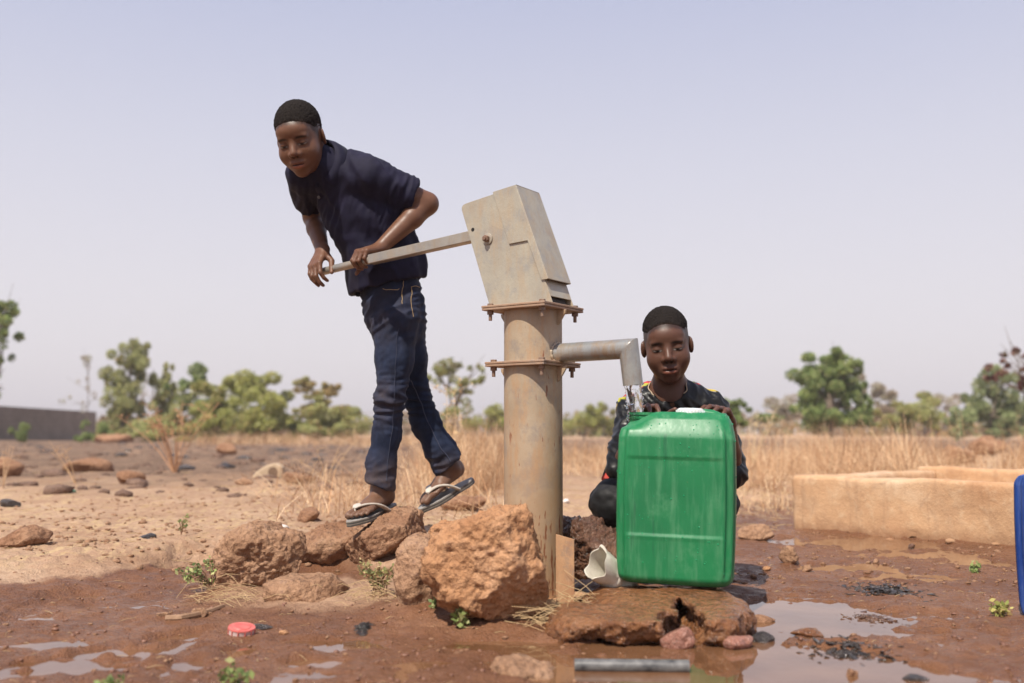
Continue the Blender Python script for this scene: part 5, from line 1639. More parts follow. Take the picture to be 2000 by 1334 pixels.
# jeans
S = SDF()
S.econe(at(760, 545, 3.125), at(770, 612, 3.125), (.092, .082), (.093, .080), (1, .15, 0), .03)
TL = [(at(772, 625, 3.095), .076), (at(770, 700, 3.080), .0570), (at(763, 774, 3.065), .0440), (at(755, 850, 3.080), .0425), (at(745, 905, 3.082), .0425), (at(742, 951, 3.080), .0475)]
TR = [(at(785, 625, 3.155), .072), (at(800, 700, 3.18), .0540), (at(809, 755, 3.195), .0440), (at(832, 828, 3.215), .0440), (at(858, 875, 3.225), .0470), (at(878, 911, 3.232), .0540)]
for C_ in (TL, TR):
    S.cone(at(768, 590, 3.125), C_[0][0], .080, C_[0][1], .03)
    for (a, ra), (b, rb) in zip(C_, C_[1:]): S.cone(a, b, ra, rb, .02)
for C_, tl in ((TL, (-.28, 0, 0)), (TR, (.25, 0, 0))):
    d_ = nrm(A(C_[-1][0] - C_[-2][0])); 
    S.func(sleeve_cut(C_[-1][0], nrm(d_ + A(tl)), .085), .003, 'i')
    S.cone(C_[-1][0] - Vector(d_) * .018, C_[-1][0] + Vector(d_) * .06, C_[-1][1] - .013, C_[-1][1] - .013, .003, 's')
kneeL, kneeR, cufL, cufR = A(TL[2][0]), A(TR[2][0]), A(TL[5][0]), A(TR[5][0])
def fold_jeans(V, n):
    zz = V[:, 2]
    w1 = np.exp(-((zz - kneeL[2] + .01) / .07) ** 2); w2 = np.exp(-((zz - cufL[2] - .045) / .05) ** 2) + np.exp(-(np.linalg.norm(V - cufR, axis=1) / .085) ** 2)
    ph = np.stack([V[:, 0] / .085, V[:, 1] / .085, zz / .021], 1)
    f1 = perlin(ph + 2.1); f2 = perlin(np.stack([V[:, 0] / .07, V[:, 1] / .07, zz / .030], 1) + 7.7)
    f3 = perlin(np.stack([V[:, 0] / .03, V[:, 1] / .03, zz / .14], 1) + 5.0)
    hip = sstep(at(0, 700, 3.1).z, at(0, 600, 3.1).z, zz)
    f4 = perlin(np.stack([(V[:, 0] + .6 * zz) / .10, V[:, 1] / .1, (zz - .6 * V[:, 0]) / .028], 1) + 11)
    rg = lambda f: .45 - np.abs(f) * 1.7
    return .0125 * rg(f1) * w1 + .0080 * rg(f2) * np.clip(w2, 0, 1) + .0038 * f3 + .0060 * rg(f4) * hip + .0022 * rg(f4) + .0008 * perlin(V / .012)
def dust_attr(V, n):
    d = sstep(.40, .24, V[:, 2]) * .75 + .30 * np.exp(-(np.linalg.norm(V - A(TL[2][0]) - A((-.02, -.04, -.01)), axis=1) / .07) ** 2) + .26 * np.exp(-(np.linalg.norm(V - A(TL[0][0]) - A((-.02, -.05, .0)), axis=1) / .09) ** 2)
    return {'dust': d}
jeans1, Vj, Fj = cloth('jeans', S, .0046, M_DENIM, boy1, fold_jeans, colors=dust_attr)
# cuffs' turned hems, pocket stitching and seams following the cloth
def seam(pts, V, r_, name, mat, parent, dashed=False):
    P = []
    for (a, b) in zip(pts, pts[1:]):
        for t in np.linspace(0, 1, 9)[:-1]: P.append(snap(a[0] + (b[0] - a[0]) * t, a[1] + (b[1] - a[1]) * t, V))
    P.append(snap(pts[-1][0], pts[-1][1], V))
    P = [(P[max(i - 1, 0)] + P[i] * 2 + P[min(i + 1, len(P) - 1)]) / 4 - Vector(ray(700, 700)).normalized() * .0012 for i in range(len(P))]
    mb = MB(); oo = root_of(parent); mb.tube([p - oo for p in P], r_, 6); link(name, mb.mesh(name, True), mat, parent, loc=oo)
seam([(746, 562), (770, 566), (782, 564)], Vj, .0009, 'pocket_stitch', M_STITCH, jeans1)
seam([(790, 545), (788, 570), (786, 592)], Vj, .0008, 'fly_stitch', M_STITCH, jeans1)
seam([(806, 558), (805, 590), (811, 618)], Vj, .0008, 'pocket_stitch', M_STITCH, jeans1)
seam([(806, 557), (824, 562)], Vj, .0008, 'pocket_stitch', M_STITCH, jeans1)
M_SEAM = simple_mat('denim_seam', (.035, .042, .075), rough=.85)
seam([(803, 740), (822, 790), (850, 850), (880, 905)], Vj, .0016, 'leg_seam', M_SEAM, jeans1)
seam([(778, 640), (775, 700), (772, 760), (770, 830), (760, 900), (757, 940)], Vj, .0009, 'leg_seam', M_SEAM, jeans1)

# flip-flops
M_SOLE = simple_mat('dark_grey_rubber', (.060, .055, .050), (.105, .093, .082), rough=.7, scale=50, bump=.2)
M_STRIPE = simple_mat('pale_rubber_stripe', (.20, .165, .13), (.27, .225, .18), rough=.7, scale=60)
M_TOPSOLE = simple_mat('worn_footbed', (.20, .185, .17), (.30, .28, .26), rough=.65, scale=40, bump=.2)
M_STRAP = simple_mat('dusty_white_strap', (.40, .35, .29), (.54, .49, .43), rough=.55, scale=60)
def sandal(G, L, side, lift0, lift1, label, tp, dn=.0):
    """lift0/lift1: gap between foot and sole at heel and toe in foot lengths"""
    t = bpy.data.objects.new('sandal', None); COL.objects.link(t); t.empty_display_size = .03; t.parent = boy1
    base = Vector(G(0, .5, 0)); t.location = base - root_of(boy1); t['label'] = label
    outl = []
    for i in range(56):
        a = 2 * math.pi * i / 56; b = .5 + .56 * math.cos(a)
        wd = np.interp(b, [-.06, .0, .12, .35, .6, .8, .95, 1.06], [.10, .125, .150, .135, .185, .205, .165, .11])
        sn = math.sin(a); outl.append((math.copysign(abs(sn) ** .62, sn) * wd * (1.0) + side * .015 * b, b))
    def layer(z0, z1, name, mat, grow=1.0):
        V = []
        for z in (z0, z1):
            for (a, b) in outl:
                off = lift0 + (lift1 - lift0) * min(max(b, 0), 1) + dn * math.sin(math.pi * min(max(b, 0), 1))
                V.append(G(a * grow, .5 + (b - .5) * grow, z + off))
        n = len(outl); Fc = [tuple(range(n, 2 * n)), tuple(reversed(range(n)))] + [(i, (i + 1) % n, n + (i + 1) % n, n + i) for i in range(n)]
        mb = MB(); mb.add([Vector(v) - base for v in V], Fc); return link(name, mb.mesh(name, bevel=.0008, seg=1), mat, t, loc=base)
    layer(-.085, -.060, 'outsole', M_SOLE); layer(-.0598, -.0505, 'stripe', M_STRIPE, 1.004); layer(-.0503, -.022, 'midsole', M_SOLE); layer(-.0218, -.015, 'stripe', M_STRIPE, 1.004); layer(-.0148, -.002, 'footbed', M_TOPSOLE, .995)
    toe = G(side * .068, .80, .125)
    for q, (b_end, z_mid, amid) in enumerate(((.36, .275, .165), (.36, .250, -.175))):
        e_ = G(amid * side * 1.02, b_end, -.01 + lift0 * .6)
        mid = G(amid * side * .98, .52, .135); mid2 = G((amid * .45 + .03) * side, .66, .172)
        P = []
        for u in np.linspace(0, 1, 15):
            b0_ = (1 - u) ** 3; b1_ = 3 * u * (1 - u) ** 2; b2_ = 3 * u * u * (1 - u); b3_ = u ** 3
            P.append(Vector(e_ * b0_ + mid * b1_ + mid2 * b2_ + toe * b3_) - base)
        rad = [.0150] + [.0145] * 6 + [.0135] * 5 + [.0115, .010, .008]
        nrm_ = Vector(G(0, .5, 1) - G(0, .5, 0)).normalized()
        mb = MB(); mb.tube(P, rad, 10, squash=(.32, 1.0), up=nrm_); link('strap', mb.mesh('strap', True, auto=60), M_STRAP, t, loc=base)
    mb = MB(); mb.tube([Vector(toe) - base, Vector(G(side * .062, .83, -.01 + lift1)) - base], .0032, 8); link('toe_post', mb.mesh('toe_post'), M_STRAP, t, loc=base)
LF = (Vector(fwdL_t) - Vector(fwdL_h)).length
sandal(GL, LF, 1, -.012, -.004, 'grey flip-flop with white strap planted on the rock', tipsL)
sandal(GR, LF, -1, -.14, -.004, 'grey flip-flop dangling from the lifted rear foot', tipsR)

# ------------------------------------------------------------------ the boy behind the jerrycan
SK2 = A((.100, .045, .029))
boy2_base = Vector((at(1300, 1000, 2.92).x, 2.92, .03))
boy2 = thing('person', 'boy in black shiny shirt crouching behind the green jerrycan, hands on its top', 'person', boy2_base)
S = SDF()
head2 = Head(at(1303, 679, 2.845), (-.13, -.965, -.20), (-.125, -.20, .97), .935, S)
S.cone(at(1306, 722, 2.87), at(1308, 775, 2.905), .0415, .047, .02)
S.cone(at(1308, 775, 2.905), at(1312, 930, 3.00), .065, .075, .03)
S.cone(at(1308, 782, 2.905), at(1240, 800, 2.905), .045, .036, .03); S.cone(at(1308, 782, 2.905), at(1385, 798, 2.905), .045, .036, .03)
eL, eR = at(1216, 905, 2.80), at(1428, 915, 2.80)
S.cone(at(1240, 800, 2.905), eL, .036, .031, .015); S.cone(at(1385, 798, 2.905), eR, .036, .031, .015)
wL, wR = at(1262, 822, 2.640), at(1421, 824, 2.645)
for e_, w_ in ((eL, wL), (eR, wR)):
    m_ = e_.lerp(w_, .35); S.cone(e_, m_, .0305, .0290, .012); S.cone(m_, w_, .0290, .0195, .012)
t2a = hand(S, wL, at(1258, 795, 2.575) - wL, (-.15, -.05, 1), .92, side=-1, curls=((26, 30, 18), (22, 26, 18), (22, 26, 18), (26, 30, 20)), thumb=((.85, .35, -.1), (.55, .8, -.1)), spread=20)
t2b = hand(S, wR, at(1400, 793, 2.585) - wR, (.05, -.10, 1), .92, side=1, curls=((26, 30, 22), (24, 28, 22), (24, 28, 22), (28, 30, 22)), thumb=((.85, .30, -.35), (.6, .7, -.3)), spread=12)
S.cone(at(1285, 985, 3.02), at(1196, 985, 2.74), .050, .045, .02); S.cone(at(1196, 985, 2.74), at(1235, 1060, 2.92), .043, .034, .02)
S.cone(at(1335, 985, 3.02), at(1395, 985, 2.78), .050, .045, .02); S.cone(at(1395, 985, 2.78), at(1375, 1060, 2.95), .043, .034, .02)
S.cone(at(1312, 930, 3.00), at(1310, 985, 3.03), .08, .08, .03)
for fx_, sd_ in ((1235, 1), (1375, -1)):
    hz_ = Vector((at(fx_, 1060, 2.98).x, 2.99, gz(.35, 2.99) + .004)); foot(S, hz_, hz_ + Vector((0, -.19, -.003)), (0, 0, 1), side=sd_)
    S.cone(at(fx_, 1060, 2.94), hz_ + Vector((0, -.03, .05)), .034, .030, .02)
V, F = S.mesh(.0027); V = smooth_np(V, F, 1, .35)
col = np.tile(SK2, (len(V), 1)); head2.paint(V, col, SK2); nails(V, col, t2a + t2b, .009, (.17, .085, .065))
o = np.array(boy2_base); link('body', mesh_np('body', V - o, F, True, colors=col), M_SKIN, boy2, loc=boy2_base)
Vh, Fh = head2.hairmesh(seed=5.0, thick=.0050, fade=1.0, front_z=.079)
link('hair', mesh_np('hair', Vh - o, Fh, attrs={'edge': head2.edge}), M_HAIR, boy2, loc=boy2_base)

def satin_material():
    m, nt, b = mat_new('black_satin'); N = NT(nt); p = N.coord('Object')
    pr_ = N.attr('print'); vo = N.n('ShaderNodeTexVoronoi'); vo.inputs['Scale'].default_value = 34; N.l(p, vo.inputs['Vector'])
    sep = N.n('ShaderNodeSeparateColor'); N.l(vo.outputs['Color'], sep.inputs[0])
    pat = N.ramp(sep.outputs[0], [(.0, (.50, .36, .02)), (.32, (.50, .03, .025)), (.5, (.62, .55, .42)), (.62, (.42, .40, .03)), (.8, (.02, .025, .03)), (1, (.50, .36, .02))])
    pat.node.color_ramp.interpolation = 'CONSTANT'
    n = N.noise(p, 30, 4, .6)
    c = N.mix(pr_, N.ramp(n, [(.3, (.0045, .0045, .0048)), (.7, (.0095, .0095, .0100))]), pat)
    N.l(c, b.inputs['Base Color'])
    N.l(N.ramp(n, [(.3, .30), (.7, .46)]), b.inputs['Roughness']); b.inputs['Specular IOR Level'].default_value = .32
    N.bump(N.noise(p, 120, 4, .6), .15, .002, b)
    return m
M_SATIN = satin_material()
S = SDF()
S.econe(at(1307, 788, 2.915), at(1310, 880, 2.96), (.108, .078), (.118, .088), (1, 0, 0), .03)
S.econe(at(1310, 880, 2.96), at(1312, 1000, 3.02), (.118, .088), (.128, .10), (1, 0, 0), .03)
S.cone(at(1305, 776, 2.905), at(1238, 800, 2.905), .052, .046, .03); S.cone(at(1308, 774, 2.905), at(1388, 798, 2.905), .052, .046, .03)
S.cone(at(1238, 800, 2.905), at(1216, 890, 2.815), .0460, .0420, .025); S.cone(at(1388, 798, 2.905), at(1427, 895, 2.815), .0460, .0430, .025)
S.cone(at(1216, 890, 2.815), at(1212, 918, 2.79), .0420, .0400, .012); S.cone(at(1427, 895, 2.815), at(1431, 924, 2.79), .0430, .0420, .012)
S.half(at(1300, 985, 2.95), (0, 0, -1), .003, 'i')
S.econe(at(1304, 690, 2.86), at(1304, 757, 2.868), (.052, .05), (.050, .05), (1, 0, 0), .004, 's')       # neckline
def fold2(V, n):
    f1 = perlin(np.stack([V[:, 0] / .035, V[:, 1] / .09, V[:, 2] / .15], 1) + 2.2)
    f2 = perlin(np.stack([V[:, 0] / .06, V[:, 1] / .06, V[:, 2] / .028], 1) + 6.6)
    arm = np.clip(np.exp(-(np.linalg.norm(V - A(at(1222, 840, 2.86)), axis=1) / .09) ** 2) + np.exp(-(np.linalg.norm(V - A(at(1415, 845, 2.86)), axis=1) / .09) ** 2), 0, 1)
    f3 = perlin(np.stack([(V[:, 0] + V[:, 2]) / .030, V[:, 1] / .1, (V[:, 0] - V[:, 2]) / .12], 1) + 4)
    rg = lambda f: .45 - np.abs(f) * 1.7
    return .0060 * rg(f1) + .0030 * f1 + .0075 * rg(f2) * arm + .0055 * rg(f3)
zsh = at(0, 775, 2.9).z
def print_attr(V, n):
    yoke = sstep(2.884, 2.896, V[:, 1] + .010 * perlin(V / .03)) * sstep(zsh - .050, zsh - .02, V[:, 2])
    return {'print': yoke}
shirt2, Vs2, Fs2 = cloth('shirt', S, .0046, M_SATIN, boy2, fold2, colors=print_attr)
# pale binding of the neckline
P = []
for k in range(33):
    a = math.pi * (-.12 + 1.24 * k / 32); q = at(1304, 752, 2.86)
    px_, py_ = 1304 - 38 * math.cos(a), 752 + 23 * math.sin(a)
    P.append(snap(px_, py_, Vs2))
P = [(P[max(i - 1, 0)] + P[i] * 2 + P[min(i + 1, len(P) - 1)]) / 4 for i in range(len(P))]
mb = MB(); mb.tube([p_ - Vector((0, .002, 0)) - root_of(shirt2) for p_ in P], .0016, 6); link('neck_binding', mb.mesh('neck_binding', True), simple_mat('beige_binding', (.42, .32, .22), rough=.8), shirt2, loc=root_of(shirt2))
# trousers
M_TROUS = fabric_material('wet_black_cotton', (.0065, .0065, .0070), (.014, .0135, .014), rough=.6, sheen=.0, spec=.3)
S = SDF()
S.cone(at(1312, 975, 3.02), at(1312, 1000, 3.03), .105, .10, .03)
S.cone(at(1285, 990, 3.02), at(1198, 982, 2.745), .072, .0600, .03); S.cone(at(1198, 982, 2.745), at(1236, 1055, 2.92), .0600, .050, .025)
S.cone(at(1335, 990, 3.02), at(1395, 985, 2.785), .072, .0600, .03); S.cone(at(1395, 985, 2.785), at(1375, 1055, 2.95), .0600, .050, .025)
fold_t = lambda V, n: .006 * perlin(np.stack([V[:, 0] / .05, V[:, 1] / .05, V[:, 2] / .03], 1) + 3) + .003 * perlin(V / .022)
cloth('trousers', S, .0050, M_TROUS, boy2, fold_t)
# printed hem of the tunic hanging by his knee
def print_material():
    m, nt, b = mat_new('wax_print_cloth'); N = NT(nt); p = N.coord('Object')
    vo = N.n('ShaderNodeTexVoronoi'); vo.inputs['Scale'].default_value = 42; N.l(p, vo.inputs['Vector'])
    sep = N.n('ShaderNodeSeparateColor'); N.l(vo.outputs['Color'], sep.inputs[0])
    r_ = N.ramp(sep.outputs[0], [(.0, (.42, .30, .02)), (.35, (.40, .035, .02)), (.6, (.035, .03, .02)), (.8, (.45, .38, .05)), (1, (.40, .035, .02))]); r_.node.color_ramp.interpolation = 'CONSTANT'
    N.l(r_, b.inputs['Base Color']); b.inputs['Roughness'].default_value = .7; return m
S = SDF(); S.econe(at(1205, 905, 2.80), at(1192, 938, 2.78), (.028, .010), (.026, .012), (1, -.3, .1), .01); S.econe(at(1240, 900, 2.86), at(1205, 915, 2.80), (.03, .012), (.03, .012), (0, .2, 1), .02)
cloth('tunic_hem', S, .0042, print_material(), boy2, lambda V, n: .004 * perlin(V / .02 + 1))
# ================================================================== VEGETATION AND BACKGROUND
def leaf_material(name, rough=.6, trans=.25):
    m, nt, b = mat_new(name); N = NT(nt)
    c = N.attr('Col', 'Color'); N.l(c, b.inputs['Base Color']); b.inputs['Roughness'].default_value = rough; b.inputs['Specular IOR Level'].default_value = .25
    tr_ = N.n('ShaderNodeBsdfTranslucent'); N.l(c, tr_.inputs['Color']); mx = N.n('ShaderNodeMixShader'); mx.inputs[0].default_value = trans
    out = [n for n in nt.nodes if n.type == 'OUTPUT_MATERIAL'][0]
    N.l(b.outputs[0], mx.inputs[1]); N.l(tr_.outputs[0], mx.inputs[2]); N.l(mx.outputs[0], out.inputs['Surface'])
    return m
M_LEAF = leaf_material('foliage', trans=.38)
M_DRY = leaf_material('dry_stalks', .8, .15)
M_BARK = simple_mat('grey_bark', (.12, .085, .06), (.22, .17, .125), rough=.9, scale=12)

def leaf_quads(C, size, rs, aspect=.45, droop=0.0):
    """one small folded leaf (two triangles across a kink) per centre"""
    n = len(C); a = rs.normal(size=(n, 3)); a[:, 2] -= droop; a /= np.linalg.norm(a, axis=1)[:, None]
    b = rs.normal(size=(n, 3)); b -= a * (a * b).sum(1)[:, None]; b /= np.linalg.norm(b, axis=1)[:, None]
    c = np.cross(a, b); s = (size * rs.uniform(.6, 1.3, n))[:, None]
    V = np.stack([C - a * s * .5, C + b * s * aspect * .5 + c * s * .06, C + a * s * .5, C - b * s * aspect * .5 + c * s * .06], 1).reshape(-1, 3)
    F = np.arange(n * 4).reshape(n, 4)
    return V, F

PAL = {
 'olive': [(.135, .135, .040), (.095, .105, .030), (.175, .155, .055), (.210, .160, .070)],
 'green': [(.080, .105, .036), (.112, .135, .046), (.058, .080, .030), (.160, .160, .070)],
 'euca': [(.125, .128, .052), (.160, .148, .062), (.090, .100, .045), (.240, .160, .085)],
 'yellow': [(.170, .165, .060), (.120, .135, .045), (.215, .175, .080), (.23, .15, .075)],
 'brown': [(.215, .145, .060), (.160, .105, .045), (.120, .105, .040), (.25, .18, .09)],
 'grey': [(.195, .150, .105), (.150, .115, .080), (.235, .185, .140), (.12, .10, .07)],
 'red': [(.075, .035, .030), (.110, .050, .042), (.055, .030, .030), (.10, .075, .04)],
 'blue': [(.100, .118, .055), (.130, .145, .068), (.075, .090, .042), (.170, .155, .078)]}

GAIN = 2.9
def tree(name, label, d, base_px, clumps, pal, seed, leaf=.12, dens=1.0, trunk=.05, cat='tree', group=None, base_py=None, limbs=True):
    """clumps: (px, py, rx, ry, weight) as seen; each becomes a leafy volume of its own depth at distance d"""
    rs = np.random.default_rng(seed); k = d / FPX
    bx = at(base_px, 845, d).x; b = Vector((bx, d, gz(bx, d) - .05))
    t = thing(name, label, cat, b, group)
    Cs, cols, tips = [], [], []
    pal_ = np.array(PAL[pal])
    for c in clumps:
        px, py, rx, ry = c[:4]; w = c[4] if len(c) > 4 else 1.0
        rx, ry = rx * 1.18, ry * 1.18; r3 = np.array([rx * k, (rx + ry) * .5 * k, ry * k]); dd = d + rs.uniform(-.6, .6) * rx * k
        cen = np.array(at(px, py, dd)); tips.append(Vector(cen))
        nsub = max(3, int(9 * w))
        for s_ in range(nsub):      # sub-clumps give the crown light and dark lumps and gaps
            o = rs.normal(size=3) * .56; sc = rs.uniform(.22, .50) * np.array([1, 1, 1.25]); tone = rs.uniform(.75, 1.25)
            n = int(150 * w * dens * max(1, (rx * ry) / 500) ** .5)
            u = rs.normal(size=(n, 3)); u /= np.linalg.norm(u, axis=1)[:, None]; q = rs.uniform(.25, 1, n) ** .5
            Cs.append(cen + (o + u * q[:, None] * sc) * r3)
            cc = pal_[rs.choice(len(pal_), n, p=[.4, .25, .2, .15])] * tone * GAIN * rs.uniform(.8, 1.2, (n, 1)); cols.append(cc)
    C = np.concatenate(Cs); cc = np.concatenate(cols); cc = np.clip(cc, .02, .5)
    V, F = leaf_quads(C, leaf * .80, rs)
    o = np.array(b); link('crown', mesh_np('crown', V - o, F, False, colors=np.repeat(cc, 4, 0)), M_LEAF, t, loc=b)
    mb = MB(); top = sorted(tips, key=lambda v: v.z)[-1]
    fork = b.lerp(top, .42); fork.x = b.x * .6 + fork.x * .4
    mb.tube([Vector((0, 0, 0)), (fork - b) * .5 + Vector((rs.uniform(-.03, .03), 0, 0)), fork - b], [trunk, trunk * .85, trunk * .7], 8)
    for tp in tips:
        m1_ = fork.lerp(tp, .5) + Vector((rs.uniform(-.1, .1), rs.uniform(-.1, .1), rs.uniform(.0, .15))) * (tp - fork).length
        mb.tube([fork - b, m1_ - b, tp - b], [trunk * .6, trunk * .38, trunk * .14], 6)
        for q in range(3):
            e_ = tp + Vector(rs.normal(size=3)) * .25 * (tp - fork).length * .7; mb.tube([m1_ - b, m1_.lerp(e_, .6) - b, e_ - b], [trunk * .25, trunk * .16, trunk * .06], 4)
    link('trunk', mb.mesh('trunk', True), M_BARK, t, loc=b)
    return t

tree('eucalyptus_tree', 'tall olive eucalyptus beside the grey wall at left', 40, 238, [(264, 682, 24, 20), (252, 706, 30, 22), (228, 735, 24, 24), (262, 742, 26, 24), (245, 772, 34, 22), (224, 792, 20, 18), (268, 790, 20, 16), (240, 815, 30, 18), (236, 842, 36, 16)], 'euca', 1, leaf=.17, trunk=.06)
tree('dry_tree', 'sparse pale dry tree right of the tall eucalyptus', 42, 305, [(298, 716, 18, 18, .4), (300, 748, 18, 22, .4), (292, 780, 16, 18, .4)], 'grey', 2, leaf=.12, dens=.7, trunk=.04)
tree('young_tree', 'slender yellow green tree between the eucalyptus and the round bush', 41, 324, [(322, 738, 12, 20), (334, 770, 20, 20), (312, 800, 22, 20), (342, 802, 22, 18), (318, 770, 14, 16), (326, 830, 32, 18)], 'yellow', 3, leaf=.15, trunk=.04)
tree('young_tree', 'thin tree with a small round green top above the bushes', 41, 380, [(394, 730, 17, 17), (386, 752, 15, 12), (366, 776, 26, 18), (374, 800, 32, 18), (350, 822, 26, 16), (372, 842, 36, 16)], 'green', 4, leaf=.15, trunk=.035)
tree('bush', 'broad olive green bush left of the walking boy', 36, 470, [(482, 752, 40, 20), (442, 772, 46, 24), (524, 780, 40, 24), (412, 806, 40, 24), (470, 808, 56, 28), (536, 815, 30, 24), (450, 838, 66, 20), (520, 842, 40, 18)], 'olive', 5, leaf=.17, dens=1.4, trunk=.06, cat='bush')
tree('brown_tree', 'flat topped brownish tree just left of the walking boy', 38, 626, [(588, 750, 22, 10), (642, 756, 17, 11), (612, 768, 24, 10), (636, 784, 20, 10), (606, 800, 28, 12), (644, 806, 28, 12)], 'brown', 6, leaf=.14, dens=1.1, trunk=.05)
tree('bush', 'low yellowish bush behind the walking boy at left', 36, 650, [(618, 812, 34, 18), (672, 814, 38, 18), (650, 834, 56, 18), (600, 838, 34, 16), (700, 838, 24, 14)], 'yellow', 7, leaf=.16, dens=1.1, cat='bush')
tree('eucalyptus_tree', 'leafy tree cut off by the left edge of the picture', 27, -20, [(4, 622, 25, 18), (6, 652, 22, 15), (-5, 690, 26, 22, .4), (4, 720, 24, 25, .35), (2, 756, 22, 22, .3)], 'green', 8, leaf=.14, trunk=.06)
tree('dry_tree', 'bare thin sapling with a few pinkish leaves above the wall', 44, 168, [(172, 708, 14, 12, .5), (166, 735, 10, 16, .2), (142, 785, 14, 12, .2), (180, 780, 14, 26, .3)], 'grey', 9, leaf=.14, dens=.7, trunk=.03)
tree('open_tree', 'open crowned tree seen between the boy and the pump', 24, 886, [(878, 716, 34, 16, .7), (862, 738, 22, 14, .7), (922, 742, 22, 16, .7), (898, 764, 28, 14, .5), (935, 722, 12, 12, .4), (895, 800, 28, 18, .6), (870, 825, 26, 14, .6)], 'euca', 10, leaf=.11, dens=.9, trunk=.055)
tree('green_tree', 'large rounded green tree behind the dry grass at right', 34, 1622, [(1630, 694, 22, 14), (1610, 718, 38, 20), (1652, 728, 34, 22), (1584, 750, 36, 20), (1630, 760, 44, 24), (1668, 766, 24, 20), (1572, 786, 26, 24), (1640, 800, 44, 20), (1596, 815, 36, 18), (1680, 800, 18, 22), (1630, 824, 56, 14)], 'green', 11, leaf=.17, dens=1.35, trunk=.08)
tree('dry_bush', 'brown leafless bush right of the large green tree', 52, 1710, [(1704, 766, 30, 16), (1736, 782, 22, 14), (1720, 805, 30, 16)], 'grey', 12, leaf=.2, dens=1.1, cat='bush')
tree('bush', 'yellow green bush in the middle of the right tree line', 38, 1778, [(1784, 796, 42, 17), (1750, 806, 26, 15), (1800, 818, 34, 14), (1765, 826, 34, 12)], 'yellow', 13, leaf=.17, dens=1.2, cat='bush')
tree('dry_bush', 'greyish bare crown behind the yellow green bush', 66, 1828, [(1826, 788, 28, 12), (1840, 806, 24, 14)], 'grey', 14, leaf=.22, cat='bush')
tree('young_tree', 'grey green trees of the thicket at the right edge', 40, 1930, [(1900, 782, 22, 22), (1936, 760, 28, 26), (1962, 742, 22, 22), (1888, 812, 30, 22), (1948, 802, 38, 28), (1988, 790, 28, 28), (1925, 830, 50, 16), (1985, 830, 30, 18)], 'blue', 15, leaf=.17, dens=1.2)
tree('red_leaf_tree', 'sparse dark red leaved branches entering at the right edge', 18, 2050, [(1958, 700, 18, 12, .45), (1985, 688, 18, 14, .45), (1972, 722, 22, 9, .45), (1998, 742, 15, 14, .5), (1945, 738, 14, 8, .35)], 'red', 16, leaf=.10, dens=.9, trunk=.04)
tree('bush', 'small bright bush just right of the crouching boy', 26, 1436, [(1432, 792, 16, 11), (1426, 812, 22, 14), (1440, 828, 20, 12)], 'green', 17, leaf=.11, cat='bush')
tree('bush', 'dark green bush between the pump and the crouching boy', 46, 1140, [(1132, 818, 26, 15), (1162, 812, 18, 15), (1185, 820, 20, 18)], 'olive', 18, leaf=.18, cat='bush')
tree('dry_bush', 'grey brown scrub left of the large green tree', 58, 1505, [(1500, 802, 42, 15), (1535, 806, 30, 15), (1475, 818, 30, 12)], 'grey', 19, leaf=.2, dens=1.1, cat='bush')
tree('bush', 'scrubby bush just left of the pump column', 44, 962, [(958, 812, 26, 16), (975, 826, 22, 12), (930, 826, 24, 12)], 'olive', 20, leaf=.17, cat='bush')
tree('shrub', 'dark green shrub at the foot of the grey wall', 34, 38, [(38, 850, 15, 15, 1.2)], 'green', 21, leaf=.10, trunk=.02, cat='shrub')
tree('shrub', 'bright green shrub at the corner of the grey wall', 36, 186, [(180, 852, 20, 12, 1.2), (200, 842, 18, 14, 1.1), (168, 826, 8, 8, .5)], 'green', 22, leaf=.11, trunk=.02, cat='shrub')

tree('bush', 'low yellowish thicket in front of the slender trees at left', 38, 320, [(300, 838, 40, 14), (345, 842, 40, 13), (262, 848, 30, 10)], 'yellow', 23, leaf=.16, dens=1.1, cat='bush')
tree('bush', 'low olive thicket between the broad bush and the brown tree', 38, 565, [(560, 832, 32, 16), (590, 842, 30, 13), (540, 846, 26, 11)], 'olive', 24, leaf=.16, dens=1.1, cat='bush')
# far thicket that reads as one mass
rs = np.random.default_rng(77); Cs, cc = [], []
for i in range(640):
    d = rs.uniform(70, 230); px = rs.uniform(-1500, 3500); k = d / FPX; r_ = rs.uniform(.9, 1.9) * (d / 100) ** .8; c = np.array(at(px, 845, d)); c[2] = r_ * rs.uniform(.4, .75)
    n = 70; u = rs.normal(size=(n, 3)); u /= np.linalg.norm(u, axis=1)[:, None]
    Cs.append(c + u * (rs.uniform(.3, 1, n) ** .5)[:, None] * np.array([r_ * 1.5, r_, r_ * .8])); p_ = np.array(PAL[rs.choice(['olive', 'grey', 'grey', 'brown', 'yellow'])])
    cc.append(p_[rs.integers(0, 4, n)] * rs.uniform(1.2, 2.0))
C = np.concatenate(Cs); V, F = leaf_quads(C, .75, rs, .7)
link('far_thicket', mesh_np('far_thicket', V, F, False, colors=np.repeat(np.concatenate(cc), 4, 0)), M_LEAF, None, 'hazy line of scrub along the horizon', 'scrub', kind='stuff')

